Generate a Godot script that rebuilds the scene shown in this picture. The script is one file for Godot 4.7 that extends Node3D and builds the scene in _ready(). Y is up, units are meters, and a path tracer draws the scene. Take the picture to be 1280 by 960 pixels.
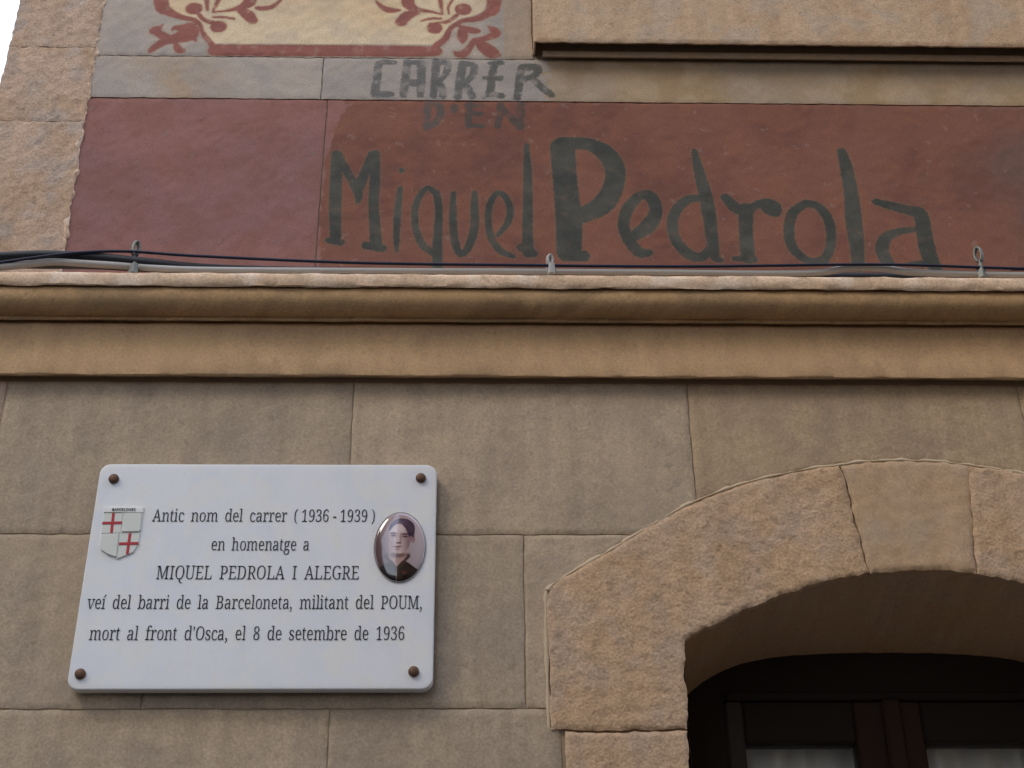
extends Node3D
# A stone house front seen from the street below: painted street name, moulded string course, marble plaque, arched window.
# x runs along the wall, y is up, the wall face is z = 0 and the street is on the +z side. Units are metres.

const PAINT_X0 := -0.82
const PAINT_Y1 := 4.0
const PAINT_W := 2.48
const PAINT_H := 0.86
const TILE := 1.1            # metres covered by one repeat of a stone texture
const WIN_X := 0.765         # middle of the arched window
const NAME_STROKES := [
	[-0.2777, 3.4917, 0.011, -0.2771, 3.4467, 0.0119, -0.2741, 3.3587, 0.012, -0.2693, 3.2861, 0.0104],
	[-0.2833, 3.2776, 0.0066, -0.2595, 3.2736, 0.0085],
	[-0.274, 3.4872, 0.008, -0.2525, 3.4425, 0.0089, -0.2314, 3.3984, 0.0098, -0.2302, 3.3722, 0.0049],
	[-0.2058, 3.4925, 0.01, -0.2181, 3.4518, 0.0099, -0.2285, 3.4116, 0.0118],
	[-0.2006, 3.4948, 0.0091, -0.1989, 3.4252, 0.0108, -0.1988, 3.3594, 0.0101, -0.1928, 3.2952, 0.0114, -0.1908, 3.27, 0.0123],
	[-0.2102, 3.2656, 0.0085, -0.178, 3.2596, 0.0085],
	[-0.1466, 3.4534, 0.0052, -0.1462, 3.4512, 0.0052],
	[-0.1481, 3.408, 0.0049, -0.1507, 3.3599, 0.0068, -0.1521, 3.2956, 0.0067, -0.1501, 3.2536, 0.0038],
	[-0.0775, 3.3955, 0.0078, -0.095, 3.4086, 0.0055, -0.1117, 3.382, 0.0068, -0.1178, 3.3472, 0.0068, -0.1151, 3.3087, 0.0067, -0.1024, 3.2707, 0.0072, -0.0817, 3.25, 0.0075],
	[-0.0757, 3.3955, 0.0078, -0.0705, 3.3477, 0.0074, -0.0717, 3.2963, 0.0086, -0.0723, 3.2542, 0.0098, -0.0717, 3.2169, 0.0097],
	[-0.0422, 3.3959, 0.0049, -0.043, 3.3479, 0.0077, -0.0418, 3.3051, 0.0076, -0.0363, 3.2671, 0.0079, -0.026, 3.2463, 0.0071, -0.011, 3.2673, 0.0079, -0.001, 3.3097, 0.0086, -0.0005, 3.3613, 0.0078, -0.0006, 3.3963, 0.0059],
	[0.045, 3.2931, 0.0048, 0.064, 3.3231, 0.0067, 0.0695, 3.3576, 0.0074, 0.0594, 3.3881, 0.0069, 0.0438, 3.3967, 0.0059, 0.0299, 3.3703, 0.0068, 0.0257, 3.3313, 0.0067, 0.0314, 3.2887, 0.0072, 0.0499, 3.2553, 0.0072, 0.0735, 3.243, 0.0053],
	[0.104, 3.5211, 0.0051, 0.1054, 3.4507, 0.0084, 0.104, 3.3623, 0.0097, 0.1029, 3.2894, 0.0105, 0.104, 3.2515, 0.0113],
	[0.0906, 3.264, 0.0095, 0.1124, 3.2495, 0.0094],
	[0.1772, 3.5152, 0.0252, 0.18, 3.4217, 0.0245, 0.1845, 3.3311, 0.0259, 0.1822, 3.2564, 0.0244],
	[0.1749, 3.2455, 0.0136, 0.2092, 3.2445, 0.0133],
	[0.1774, 3.5248, 0.0179, 0.2272, 3.5253, 0.0158, 0.2631, 3.5019, 0.0199, 0.2813, 3.4598, 0.0207, 0.2735, 3.4088, 0.0204, 0.2501, 3.3676, 0.0222, 0.2061, 3.3403, 0.018],
	[0.3107, 3.2924, 0.0119, 0.3406, 3.3192, 0.016, 0.3571, 3.3551, 0.0131, 0.3485, 3.3913, 0.0132, 0.3268, 3.3911, 0.0112, 0.3037, 3.3636, 0.0121, 0.2917, 3.3232, 0.0116, 0.2996, 3.2836, 0.0119, 0.3191, 3.2532, 0.0118, 0.3367, 3.2534, 0.0088],
	[0.4451, 3.5087, 0.0059, 0.4496, 3.4616, 0.0104, 0.4577, 3.4015, 0.0133, 0.4613, 3.3561, 0.0141, 0.463, 3.2894, 0.0119, 0.4647, 3.2458, 0.0098, 0.4746, 3.2372, 0.0068],
	[0.4458, 3.3877, 0.0082, 0.4201, 3.3829, 0.0102, 0.3966, 3.3555, 0.0111, 0.387, 3.3196, 0.011, 0.3932, 3.28, 0.0109, 0.4173, 3.2475, 0.0118, 0.4418, 3.2456, 0.0098, 0.4595, 3.2674, 0.0089],
	[0.4978, 3.3896, 0.0095, 0.5144, 3.3663, 0.0126, 0.5318, 3.3524, 0.0105],
	[0.5364, 3.3618, 0.0147, 0.5307, 3.3017, 0.014, 0.5288, 3.2429, 0.0142],
	[0.5031, 3.2404, 0.0061, 0.5394, 3.2385, 0.0081],
	[0.5438, 3.3619, 0.0105, 0.5676, 3.3762, 0.0095, 0.5854, 3.367, 0.0199, 0.5919, 3.3577, 0.0147],
	[0.6576, 3.377, 0.0084, 0.6287, 3.3533, 0.0105, 0.6154, 3.307, 0.0107, 0.619, 3.2661, 0.0102, 0.6382, 3.2415, 0.0091, 0.6591, 3.2328, 0.0101, 0.6829, 3.2486, 0.0092, 0.6978, 3.294, 0.0099, 0.6961, 3.34, 0.0104, 0.6792, 3.3702, 0.0095, 0.6576, 3.377, 0.0084],
	[0.6411, 3.2349, 0.0061, 0.6774, 3.2329, 0.0081],
	[0.7459, 3.5104, 0.0099, 0.7501, 3.4688, 0.013, 0.7508, 3.4016, 0.0145, 0.7471, 3.3312, 0.0167, 0.7453, 3.2762, 0.0144, 0.7417, 3.2223, 0.0121],
	[0.7989, 3.3817, 0.0085, 0.8294, 3.3716, 0.0106, 0.8652, 3.3603, 0.0126, 0.8825, 3.3511, 0.0147, 0.8826, 3.3048, 0.0155, 0.8828, 3.2593, 0.0164, 0.8898, 3.2235, 0.0142],
	[0.8654, 3.3138, 0.0062, 0.835, 3.309, 0.0083, 0.807, 3.295, 0.0114, 0.7938, 3.2676, 0.0133, 0.7984, 3.2361, 0.0122, 0.8078, 3.225, 0.0081],
	[0.8414, 3.2298, 0.0041, 0.8711, 3.2322, 0.0081]
]
const STREET_STROKES := [
	[-0.1704, 3.7415, 0.006, -0.201, 3.7388, 0.008, -0.2046, 3.6999, 0.0089, -0.2081, 3.6593, 0.0088, -0.206, 3.6482, 0.0078],
	[-0.2061, 3.6526, 0.0088, -0.1759, 3.653, 0.0078],
	[-0.1432, 3.7442, 0.008, -0.1454, 3.7007, 0.0089, -0.149, 3.6511, 0.0082],
	[-0.1141, 3.7423, 0.009, -0.113, 3.6921, 0.0089, -0.1138, 3.6516, 0.0078],
	[-0.1431, 3.7419, 0.006, -0.1124, 3.7423, 0.007],
	[-0.1466, 3.6849, 0.0098, -0.1128, 3.6853, 0.0098],
	[-0.0834, 3.745, 0.009, -0.0842, 3.6925, 0.0089, -0.0868, 3.6497, 0.0078],
	[-0.0834, 3.7427, 0.007, -0.0578, 3.7408, 0.008, -0.0608, 3.7155, 0.0076, -0.0774, 3.6903, 0.0075],
	[-0.0774, 3.6903, 0.0069, -0.0686, 3.6701, 0.0075, -0.0667, 3.65, 0.0078],
	[-0.027, 3.7412, 0.009, -0.0317, 3.6932, 0.0095, -0.0364, 3.6481, 0.0088],
	[-0.027, 3.7412, 0.008, -0.0031, 3.7346, 0.008, -0.0064, 3.7071, 0.0079, -0.0232, 3.6865, 0.0079],
	[-0.0232, 3.6887, 0.0075, -0.0129, 3.6663, 0.0079, -0.0061, 3.6485, 0.0078],
	[0.0397, 3.7421, 0.009, 0.0344, 3.7031, 0.0079, 0.0309, 3.6579, 0.0098],
	[0.0311, 3.742, 0.006, 0.0534, 3.7446, 0.007],
	[0.0191, 3.7006, 0.005, 0.0514, 3.7011, 0.0079],
	[0.0175, 3.6466, 0.0039, 0.0343, 3.6557, 0.0069, 0.0545, 3.6515, 0.0078],
	[0.096, 3.7268, 0.008, 0.0921, 3.6948, 0.0089, 0.0865, 3.6474, 0.0078],
	[0.0994, 3.7314, 0.01, 0.1302, 3.7319, 0.009, 0.1264, 3.7112, 0.008, 0.099, 3.6972, 0.0079],
	[0.1194, 3.6997, 0.0075, 0.1393, 3.6751, 0.0089, 0.1575, 3.6551, 0.0078],
	[-0.0981, 3.6273, 0.0078, -0.0991, 3.5943, 0.0077, -0.1002, 3.5638, 0.0067],
	[-0.0981, 3.6273, 0.0058, -0.0763, 3.6254, 0.0078, -0.071, 3.6034, 0.0081, -0.0789, 3.5814, 0.0077, -0.0968, 3.5638, 0.0057],
	[-0.0428, 3.6214, 0.0078, -0.0434, 3.6103, 0.0068],
	[-0.011, 3.6284, 0.0068, -0.0142, 3.5953, 0.0077, -0.0124, 3.5692, 0.0067],
	[-0.0161, 3.6261, 0.0068, 0.0124, 3.6265, 0.0068],
	[-0.0126, 3.6041, 0.0068, 0.0091, 3.6022, 0.0068],
	[-0.0141, 3.5713, 0.0067, 0.0158, 3.5695, 0.0057],
	[0.0527, 3.627, 0.0078, 0.0492, 3.5961, 0.0081, 0.0457, 3.5699, 0.0067],
	[0.051, 3.6248, 0.0068, 0.0709, 3.5964, 0.0081, 0.0922, 3.5704, 0.0086],
	[0.0947, 3.6297, 0.0078, 0.0926, 3.5966, 0.0087, 0.0905, 3.566, 0.0077]
]
const ORNAMENT_STROKES := [
	[-0.6928, 4.0541, 0.0159, -0.6759, 3.9075, 0.0153, -0.6585, 3.881, 0.0114, -0.6313, 3.866, 0.0072, -0.6018, 3.8576, 0.0057, -0.5877, 3.8446, 0.0047, -0.581, 3.825, 0.0047, -0.5713, 3.8077, 0.0056, -0.5566, 3.7864, 0.0065],
	[-0.6052, 3.8908, 0.0168, -0.6033, 3.8908, 0.0168],
	[-0.5922, 3.8732, 0.0048, -0.5795, 3.8579, 0.0047, -0.5595, 3.8494, 0.0057],
	[-0.548, 3.8386, 0.0166, -0.5464, 3.8386, 0.0166],
	[-0.5866, 3.945, 0.0058, -0.5811, 3.9225, 0.0054, -0.5753, 3.8868, 0.0029],
	[-0.543, 3.9458, 0.0078, -0.5535, 3.9207, 0.0054, -0.5628, 3.8834, 0.0023],
	[-0.5625, 3.8803, 0.0023, -0.5374, 3.8851, 0.0029, -0.5123, 3.8922, 0.0067, -0.4882, 3.9105, 0.0134, -0.4905, 3.9375, 0.0135],
	[-0.5055, 3.8879, 0.0076, -0.4884, 3.8748, 0.0133, -0.4758, 3.8573, 0.0104],
	[-0.5611, 3.8657, 0.0019, -0.5388, 3.866, 0.0034, -0.5161, 3.862, 0.0023],
	[-0.4708, 3.8951, 0.0048, -0.4547, 3.894, 0.0067, -0.4359, 3.9001, 0.0054, -0.4167, 3.9251, 0.0019],
	[-0.5959, 3.8475, 0.0045, -0.6094, 3.8399, 0.0094, -0.6246, 3.8331, 0.0094, -0.6388, 3.8329, 0.0049, -0.6433, 3.8249, 0.0015],
	[-0.5995, 3.8356, 0.0075, -0.6072, 3.8181, 0.0205, -0.6279, 3.8048, 0.0149, -0.6521, 3.7958, 0.0108, -0.6694, 3.7826, 0.0093, -0.6805, 3.7696, 0.0066, -0.6843, 3.7623, 0.0018],
	[-0.6654, 3.8434, 0.0015, -0.6707, 3.8346, 0.0056, -0.6792, 3.8257, 0.0112, -0.6837, 3.8235, 0.0075],
	[-0.6771, 3.8214, 0.0084, -0.6632, 3.8107, 0.0103, -0.6465, 3.8023, 0.0093],
	[-0.5997, 3.8073, 0.0093, -0.5907, 3.7966, 0.0026],
	[-0.6305, 3.7853, 0.0063, -0.6241, 3.7704, 0.0085, -0.6149, 3.7662, 0.0044, -0.6122, 3.7705, 0.0015],
	[-0.5472, 3.7706, 0.0159, -0.4766, 3.7716, 0.0155, -0.3821, 3.7725, 0.0156, -0.2875, 3.773, 0.0156, -0.2243, 3.773, 0.0156, -0.1294, 3.7731, 0.0149, -0.0835, 3.7737, 0.013],
	[0.0435, 4.0669, 0.0161, 0.0396, 3.9143, 0.0155, 0.025, 3.8849, 0.0106, -0.0009, 3.8689, 0.008, -0.0266, 3.8641, 0.0057, -0.0394, 3.855, 0.0057, -0.0553, 3.8372, 0.0057, -0.0645, 3.8108, 0.0075, -0.0833, 3.7888, 0.0084, -0.0893, 3.7715, 0.0093],
	[-0.0278, 3.8975, 0.0169, -0.0262, 3.8975, 0.0169],
	[-0.0413, 3.8794, 0.0048, -0.0588, 3.8614, 0.0048, -0.0812, 3.8553, 0.0034, -0.0972, 3.852, 0.0038],
	[-0.088, 3.8411, 0.0157, -0.0867, 3.8411, 0.0157],
	[-0.083, 3.9623, 0.0067, -0.0776, 3.9305, 0.0054, -0.072, 3.8856, 0.0023],
	[-0.0435, 3.9401, 0.0027, -0.0499, 3.9264, 0.0027, -0.0593, 3.9037, 0.0023, -0.0575, 3.8836, 0.0015],
	[-0.072, 3.8821, 0.0023, -0.0979, 3.8897, 0.0035, -0.1272, 3.896, 0.0067, -0.1453, 3.9114, 0.0135, -0.1462, 3.943, 0.0136],
	[-0.1269, 3.887, 0.0077, -0.146, 3.8778, 0.0124, -0.1599, 3.8576, 0.0124],
	[-0.1167, 3.8618, 0.0019, -0.0975, 3.8683, 0.0034, -0.075, 3.8687, 0.0027],
	[-0.2153, 3.9193, 0.0019, -0.2017, 3.9015, 0.0058, -0.1852, 3.8928, 0.0077, -0.1642, 3.8931, 0.0035],
	[-0.0345, 3.8472, 0.0046, -0.0168, 3.8377, 0.0095, -0.0007, 3.8345, 0.008, 0.0089, 3.8328, 0.0019],
	[-0.028, 3.8354, 0.0095, -0.0278, 3.8157, 0.0113, -0.0277, 3.8005, 0.0038],
	[0.0281, 3.8472, 0.0023, 0.0394, 3.8364, 0.0087, 0.0435, 3.8263, 0.0098, 0.0297, 3.8165, 0.0087, 0.0089, 3.8084, 0.0075, -0.0023, 3.8065, 0.0068, -0.0117, 3.7877, 0.0075, -0.0243, 3.7681, 0.0097, -0.0386, 3.7671, 0.0067, -0.045, 3.773, 0.0015],
	[-0, 3.8039, 0.0038, 0.0153, 3.7902, 0.0131, 0.0296, 3.7753, 0.0157, 0.0407, 3.7682, 0.0112, 0.0518, 3.7649, 0.0026]
]
const CREAM_OUTLINE := [-0.678, 4.0544, -0.6625, 3.9167, -0.6552, 3.8945, -0.6403, 3.8747, -0.6024, 3.8642, -0.5811, 3.8425, -0.5753, 3.8164, -0.5639, 3.797, -0.5506, 3.7899, -0.1024, 3.7929, -0.0833, 3.7932, -0.0615, 3.8239, -0.0553, 3.8416, -0.0331, 3.8706, -0.0073, 3.8777, 0.0153, 3.8914, 0.025, 3.9186, 0.0268, 4.0666]

var M := {}
var house: Node3D
var wob := FastNoiseLite.new()
var rough_noise := FastNoiseLite.new()
var swell := FastNoiseLite.new()


# ---------------------------------------------------------------- small helpers
func describe(o: Node3D, label: String, category: String, group := "", kind := "") -> void:
	o.set_meta("label", label)
	o.set_meta("category", category)
	if group:
		o.set_meta("group", group)
	if kind:
		o.set_meta("kind", kind)


func add(called: String, mesh: Mesh, m: Material, parent: Node = self) -> MeshInstance3D:
	var o := MeshInstance3D.new()
	o.name = called
	o.mesh = mesh
	o.material_override = null
	for i in mesh.get_surface_count():
		o.set_surface_override_material(i, m)
	parent.add_child(o, true)
	return o


func noise(sd: int, freq: float, oct := 4, kind := FastNoiseLite.TYPE_SIMPLEX_SMOOTH) -> FastNoiseLite:
	var n := FastNoiseLite.new()
	n.seed = sd
	n.noise_type = kind
	n.frequency = freq
	n.fractal_octaves = oct
	return n


func bytes_of(n: FastNoiseLite, wd: int, ht: int, seamless := true) -> PackedByteArray:
	var im := n.get_seamless_image(wd, ht, false, false, 0.2) if seamless else n.get_image(wd, ht)
	im.convert(Image.FORMAT_L8)
	return im.get_data()


func texture_of(data: PackedByteArray, wd: int, ht: int, format := Image.FORMAT_RGB8) -> ImageTexture:
	return ImageTexture.create_from_image(Image.create_from_data(wd, ht, false, format, data))


func smooth01(a: float, b: float, x: float) -> float:
	var t := clampf((x - a) / (b - a), 0.0, 1.0)
	return t * t * (3.0 - 2.0 * t)


# A seamless mottled mineral surface: three tones mixed by coarse and middle noise, fine grain and dark pits.
func mineral(sd: int, base: Color, second: Color, third: Color, grain: float, pits: float) -> ImageTexture:
	var n := 768
	var a := bytes_of(noise(sd, 0.006, 4), n, n)
	var b := bytes_of(noise(sd + 1, 0.013, 5), n, n)
	var c := bytes_of(noise(sd + 2, 0.2, 3), n, n)
	var d := bytes_of(noise(sd + 3, 0.045, 3), n, n)
	var e := bytes_of(noise(sd + 4, 0.03, 4), n, n / 8)
	var rng := RandomNumberGenerator.new()
	rng.seed = sd
	var out := PackedByteArray()
	out.resize(n * n * 3)
	var ta := PackedFloat32Array()
	var tb := PackedFloat32Array()
	var tc := PackedFloat32Array()
	var td := PackedFloat32Array()
	for i in 256:
		var v := i / 255.0
		ta.append(smooth01(0.38, 0.72, v) * 0.85)
		tb.append(smooth01(0.46, 0.78, v) * 0.8)
		tc.append(1.0 + (v - 0.5) * grain)
		td.append(1.0 - pits * smooth01(0.70, 0.86, v) + grain * 0.35 * (v - 0.5))
	var br := base.r * 255.0
	var bg := base.g * 255.0
	var bb := base.b * 255.0
	var sr := second.r * 255.0 - br
	var sg := second.g * 255.0 - bg
	var sb := second.b * 255.0 - bb
	var tr := third.r * 255.0
	var tg := third.g * 255.0
	var tbl := third.b * 255.0
	for i in n * n:
		var u := ta[a[i]]
		var v := tb[b[i]]
		var k := tc[c[i]] * td[d[i]] * (1.0 + (rng.randf() - 0.5) * grain * 0.7 + (e[(i / n / 8) * n + i % n] - 128) * grain * 0.0024)
		var r := br + sr * u
		var g := bg + sg * u
		var bl := bb + sb * u
		out[i * 3] = int(clampf((r + (tr - r) * v) * k, 0, 255))
		out[i * 3 + 1] = int(clampf((g + (tg - g) * v) * k, 0, 255))
		out[i * 3 + 2] = int(clampf((bl + (tbl - bl) * v) * k, 0, 255))
	return texture_of(out, n, n)


func relief(sd: int, coarse: float, fine: float, pit: float) -> ImageTexture:
	var n := 768
	var a := bytes_of(noise(sd, 0.045, 4), n, n)
	var b := bytes_of(noise(sd + 1, 0.22, 2), n, n)
	var c := bytes_of(noise(sd + 2, 0.07, 2), n, n)
	var rng := RandomNumberGenerator.new()
	rng.seed = sd
	var out := PackedByteArray()
	out.resize(n * n)
	for i in n * n:
		var h := 128.0 + (rng.randf() - 0.5) * 60.0 * fine + (a[i] - 128.0) * coarse + (b[i] - 128.0) * fine
		if c[i] > 170:
			h -= (c[i] - 170) * pit
		out[i] = int(clampf(h, 0, 255))
	return texture_of(out, n, n, Image.FORMAT_L8)


func matte(called: String, color: Color, rough := 0.9) -> StandardMaterial3D:
	var m := StandardMaterial3D.new()
	m.resource_name = called
	m.albedo_color = color
	m.roughness = rough
	m.metallic_specular = 0.35
	return m


func stone(called: String, tex: Texture2D, bump: Texture2D, height: float, tint := Color.WHITE) -> StandardMaterial3D:
	var m := matte(called, tint, 0.93)
	m.albedo_texture = tex
	m.metallic_specular = 0.25
	m.heightmap_enabled = true
	m.heightmap_texture = bump
	m.heightmap_scale = height
	return m


func world_stone(called: String, tex: Texture2D, bump: Texture2D, height: float) -> StandardMaterial3D:
	var m := stone(called, tex, bump, height)
	m.uv1_triplanar = true
	m.uv1_world_triplanar = true
	m.uv1_scale = Vector3.ONE / TILE
	return m


# ---------------------------------------------------------------- meshes
class Soup:
	var v := PackedVector3Array()
	var n := PackedVector3Array()
	var t := PackedVector2Array()
	var ix := PackedInt32Array()

	func vert(p: Vector3, nn: Vector3, uv: Vector2) -> int:
		v.append(p)
		n.append(nn)
		t.append(uv)
		return v.size() - 1

	# a triangle that faces the way FACE points
	func tri(a: int, b: int, c: int, face: Vector3) -> void:
		if (v[b] - v[a]).cross(v[c] - v[a]).dot(face) > 0.0:
			ix.append_array([a, c, b])
		else:
			ix.append_array([a, b, c])

	func quad(a: int, b: int, c: int, d: int, face: Vector3) -> void:
		tri(a, b, c, face)
		tri(a, c, d, face)

	func flat(a: Vector3, b: Vector3, c: Vector3, d: Vector3, face: Vector3) -> void:
		var k := 1.0 / 1.1
		var q := []
		for p in [a, b, c, d]:
			var uv := Vector2(p.x + p.z, -p.y) * k
			if absf(face.y) > 0.7:
				uv = Vector2(p.x, p.z) * k
			q.append(vert(p, face, uv))
		quad(q[0], q[1], q[2], q[3], face)

	func box(lo: Vector3, hi: Vector3) -> void:
		flat(Vector3(lo.x, lo.y, hi.z), Vector3(hi.x, lo.y, hi.z), Vector3(hi.x, hi.y, hi.z), Vector3(lo.x, hi.y, hi.z), Vector3.BACK)
		flat(Vector3(lo.x, lo.y, lo.z), Vector3(hi.x, lo.y, lo.z), Vector3(hi.x, hi.y, lo.z), Vector3(lo.x, hi.y, lo.z), Vector3.FORWARD)
		flat(Vector3(lo.x, lo.y, lo.z), Vector3(lo.x, lo.y, hi.z), Vector3(lo.x, hi.y, hi.z), Vector3(lo.x, hi.y, lo.z), Vector3.LEFT)
		flat(Vector3(hi.x, lo.y, lo.z), Vector3(hi.x, lo.y, hi.z), Vector3(hi.x, hi.y, hi.z), Vector3(hi.x, hi.y, lo.z), Vector3.RIGHT)
		flat(Vector3(lo.x, hi.y, lo.z), Vector3(hi.x, hi.y, lo.z), Vector3(hi.x, hi.y, hi.z), Vector3(lo.x, hi.y, hi.z), Vector3.UP)
		flat(Vector3(lo.x, lo.y, lo.z), Vector3(hi.x, lo.y, lo.z), Vector3(hi.x, lo.y, hi.z), Vector3(lo.x, lo.y, hi.z), Vector3.DOWN)

	func mesh() -> ArrayMesh:
		var a := []
		a.resize(Mesh.ARRAY_MAX)
		a[Mesh.ARRAY_VERTEX] = v
		a[Mesh.ARRAY_NORMAL] = n
		a[Mesh.ARRAY_TEX_UV] = t
		a[Mesh.ARRAY_INDEX] = ix
		var m := ArrayMesh.new()
		m.add_surface_from_arrays(Mesh.PRIMITIVE_TRIANGLES, a)
		return m


func box(called: String, lo: Vector3, hi: Vector3, m: Material, parent: Node) -> MeshInstance3D:
	var s := Soup.new()
	s.box(lo, hi)
	return add(called, s.mesh(), m, parent)


# a box with chamfered edges
func bevel_box(lo: Vector3, hi: Vector3, r: float) -> ArrayMesh:
	var st := SurfaceTool.new()
	st.begin(Mesh.PRIMITIVE_TRIANGLES)
	st.set_smooth_group(-1)
	var c := (lo + hi) / 2.0
	var h := (hi - lo) / 2.0
	var faces := []
	var pts := []
	for sx in [-1, 1]:
		for sy in [-1, 1]:
			for sz in [-1, 1]:
				pts.append(c + Vector3(sx * h.x, sy * (h.y - r), sz * (h.z - r)))
				pts.append(c + Vector3(sx * (h.x - r), sy * h.y, sz * (h.z - r)))
				pts.append(c + Vector3(sx * (h.x - r), sy * (h.y - r), sz * h.z))
	var at := func(sx, sy, sz, k): return pts[((int(sx > 0) * 2 + int(sy > 0)) * 2 + int(sz > 0)) * 3 + k]
	for s in [-1, 1]:
		faces.append([at.call(s, -1, -1, 0), at.call(s, 1, -1, 0), at.call(s, 1, 1, 0), at.call(s, -1, 1, 0)])
		faces.append([at.call(-1, s, -1, 1), at.call(1, s, -1, 1), at.call(1, s, 1, 1), at.call(-1, s, 1, 1)])
		faces.append([at.call(-1, -1, s, 2), at.call(1, -1, s, 2), at.call(1, 1, s, 2), at.call(-1, 1, s, 2)])
		for q in [-1, 1]:
			faces.append([at.call(s, q, -1, 0), at.call(s, q, 1, 0), at.call(s, q, 1, 1), at.call(s, q, -1, 1)])
			faces.append([at.call(s, -1, q, 0), at.call(s, 1, q, 0), at.call(s, 1, q, 2), at.call(s, -1, q, 2)])
			faces.append([at.call(-1, s, q, 1), at.call(1, s, q, 1), at.call(1, s, q, 2), at.call(-1, s, q, 2)])
			for z in [-1, 1]:
				faces.append([at.call(s, q, z, 0), at.call(s, q, z, 1), at.call(s, q, z, 2)])
	for f in faces:
		var mid := Vector3.ZERO
		for p in f:
			mid += p
		mid /= f.size()
		for k in range(1, f.size() - 1):
			var tr := [f[0], f[k], f[k + 1]]
			if (tr[1] - tr[0]).cross(tr[2] - tr[0]).dot(mid - c) > 0.0:
				tr = [f[0], f[k + 1], f[k]]
			for p in tr:
				st.set_uv(Vector2(p.x + p.z, -p.y) / TILE)
				st.add_vertex(p)
	st.generate_normals()
	return st.commit()


func along(curve: PackedVector2Array, n: int) -> PackedVector2Array:
	var total := 0.0
	for i in curve.size() - 1:
		total += curve[i].distance_to(curve[i + 1])
	var out := PackedVector2Array()
	var i := 0
	var passed := 0.0
	for k in n + 1:
		var want := total * k / n
		while i < curve.size() - 2 and passed + curve[i].distance_to(curve[i + 1]) < want:
			passed += curve[i].distance_to(curve[i + 1])
			i += 1
		out.append(curve[i].lerp(curve[i + 1], clampf((want - passed) / maxf(curve[i].distance_to(curve[i + 1]), 1e-6), 0.0, 1.0)))
	return out


func length_of(c: PackedVector2Array) -> float:
	var l := 0.0
	for i in c.size() - 1:
		l += c[i].distance_to(c[i + 1])
	return l


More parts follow.
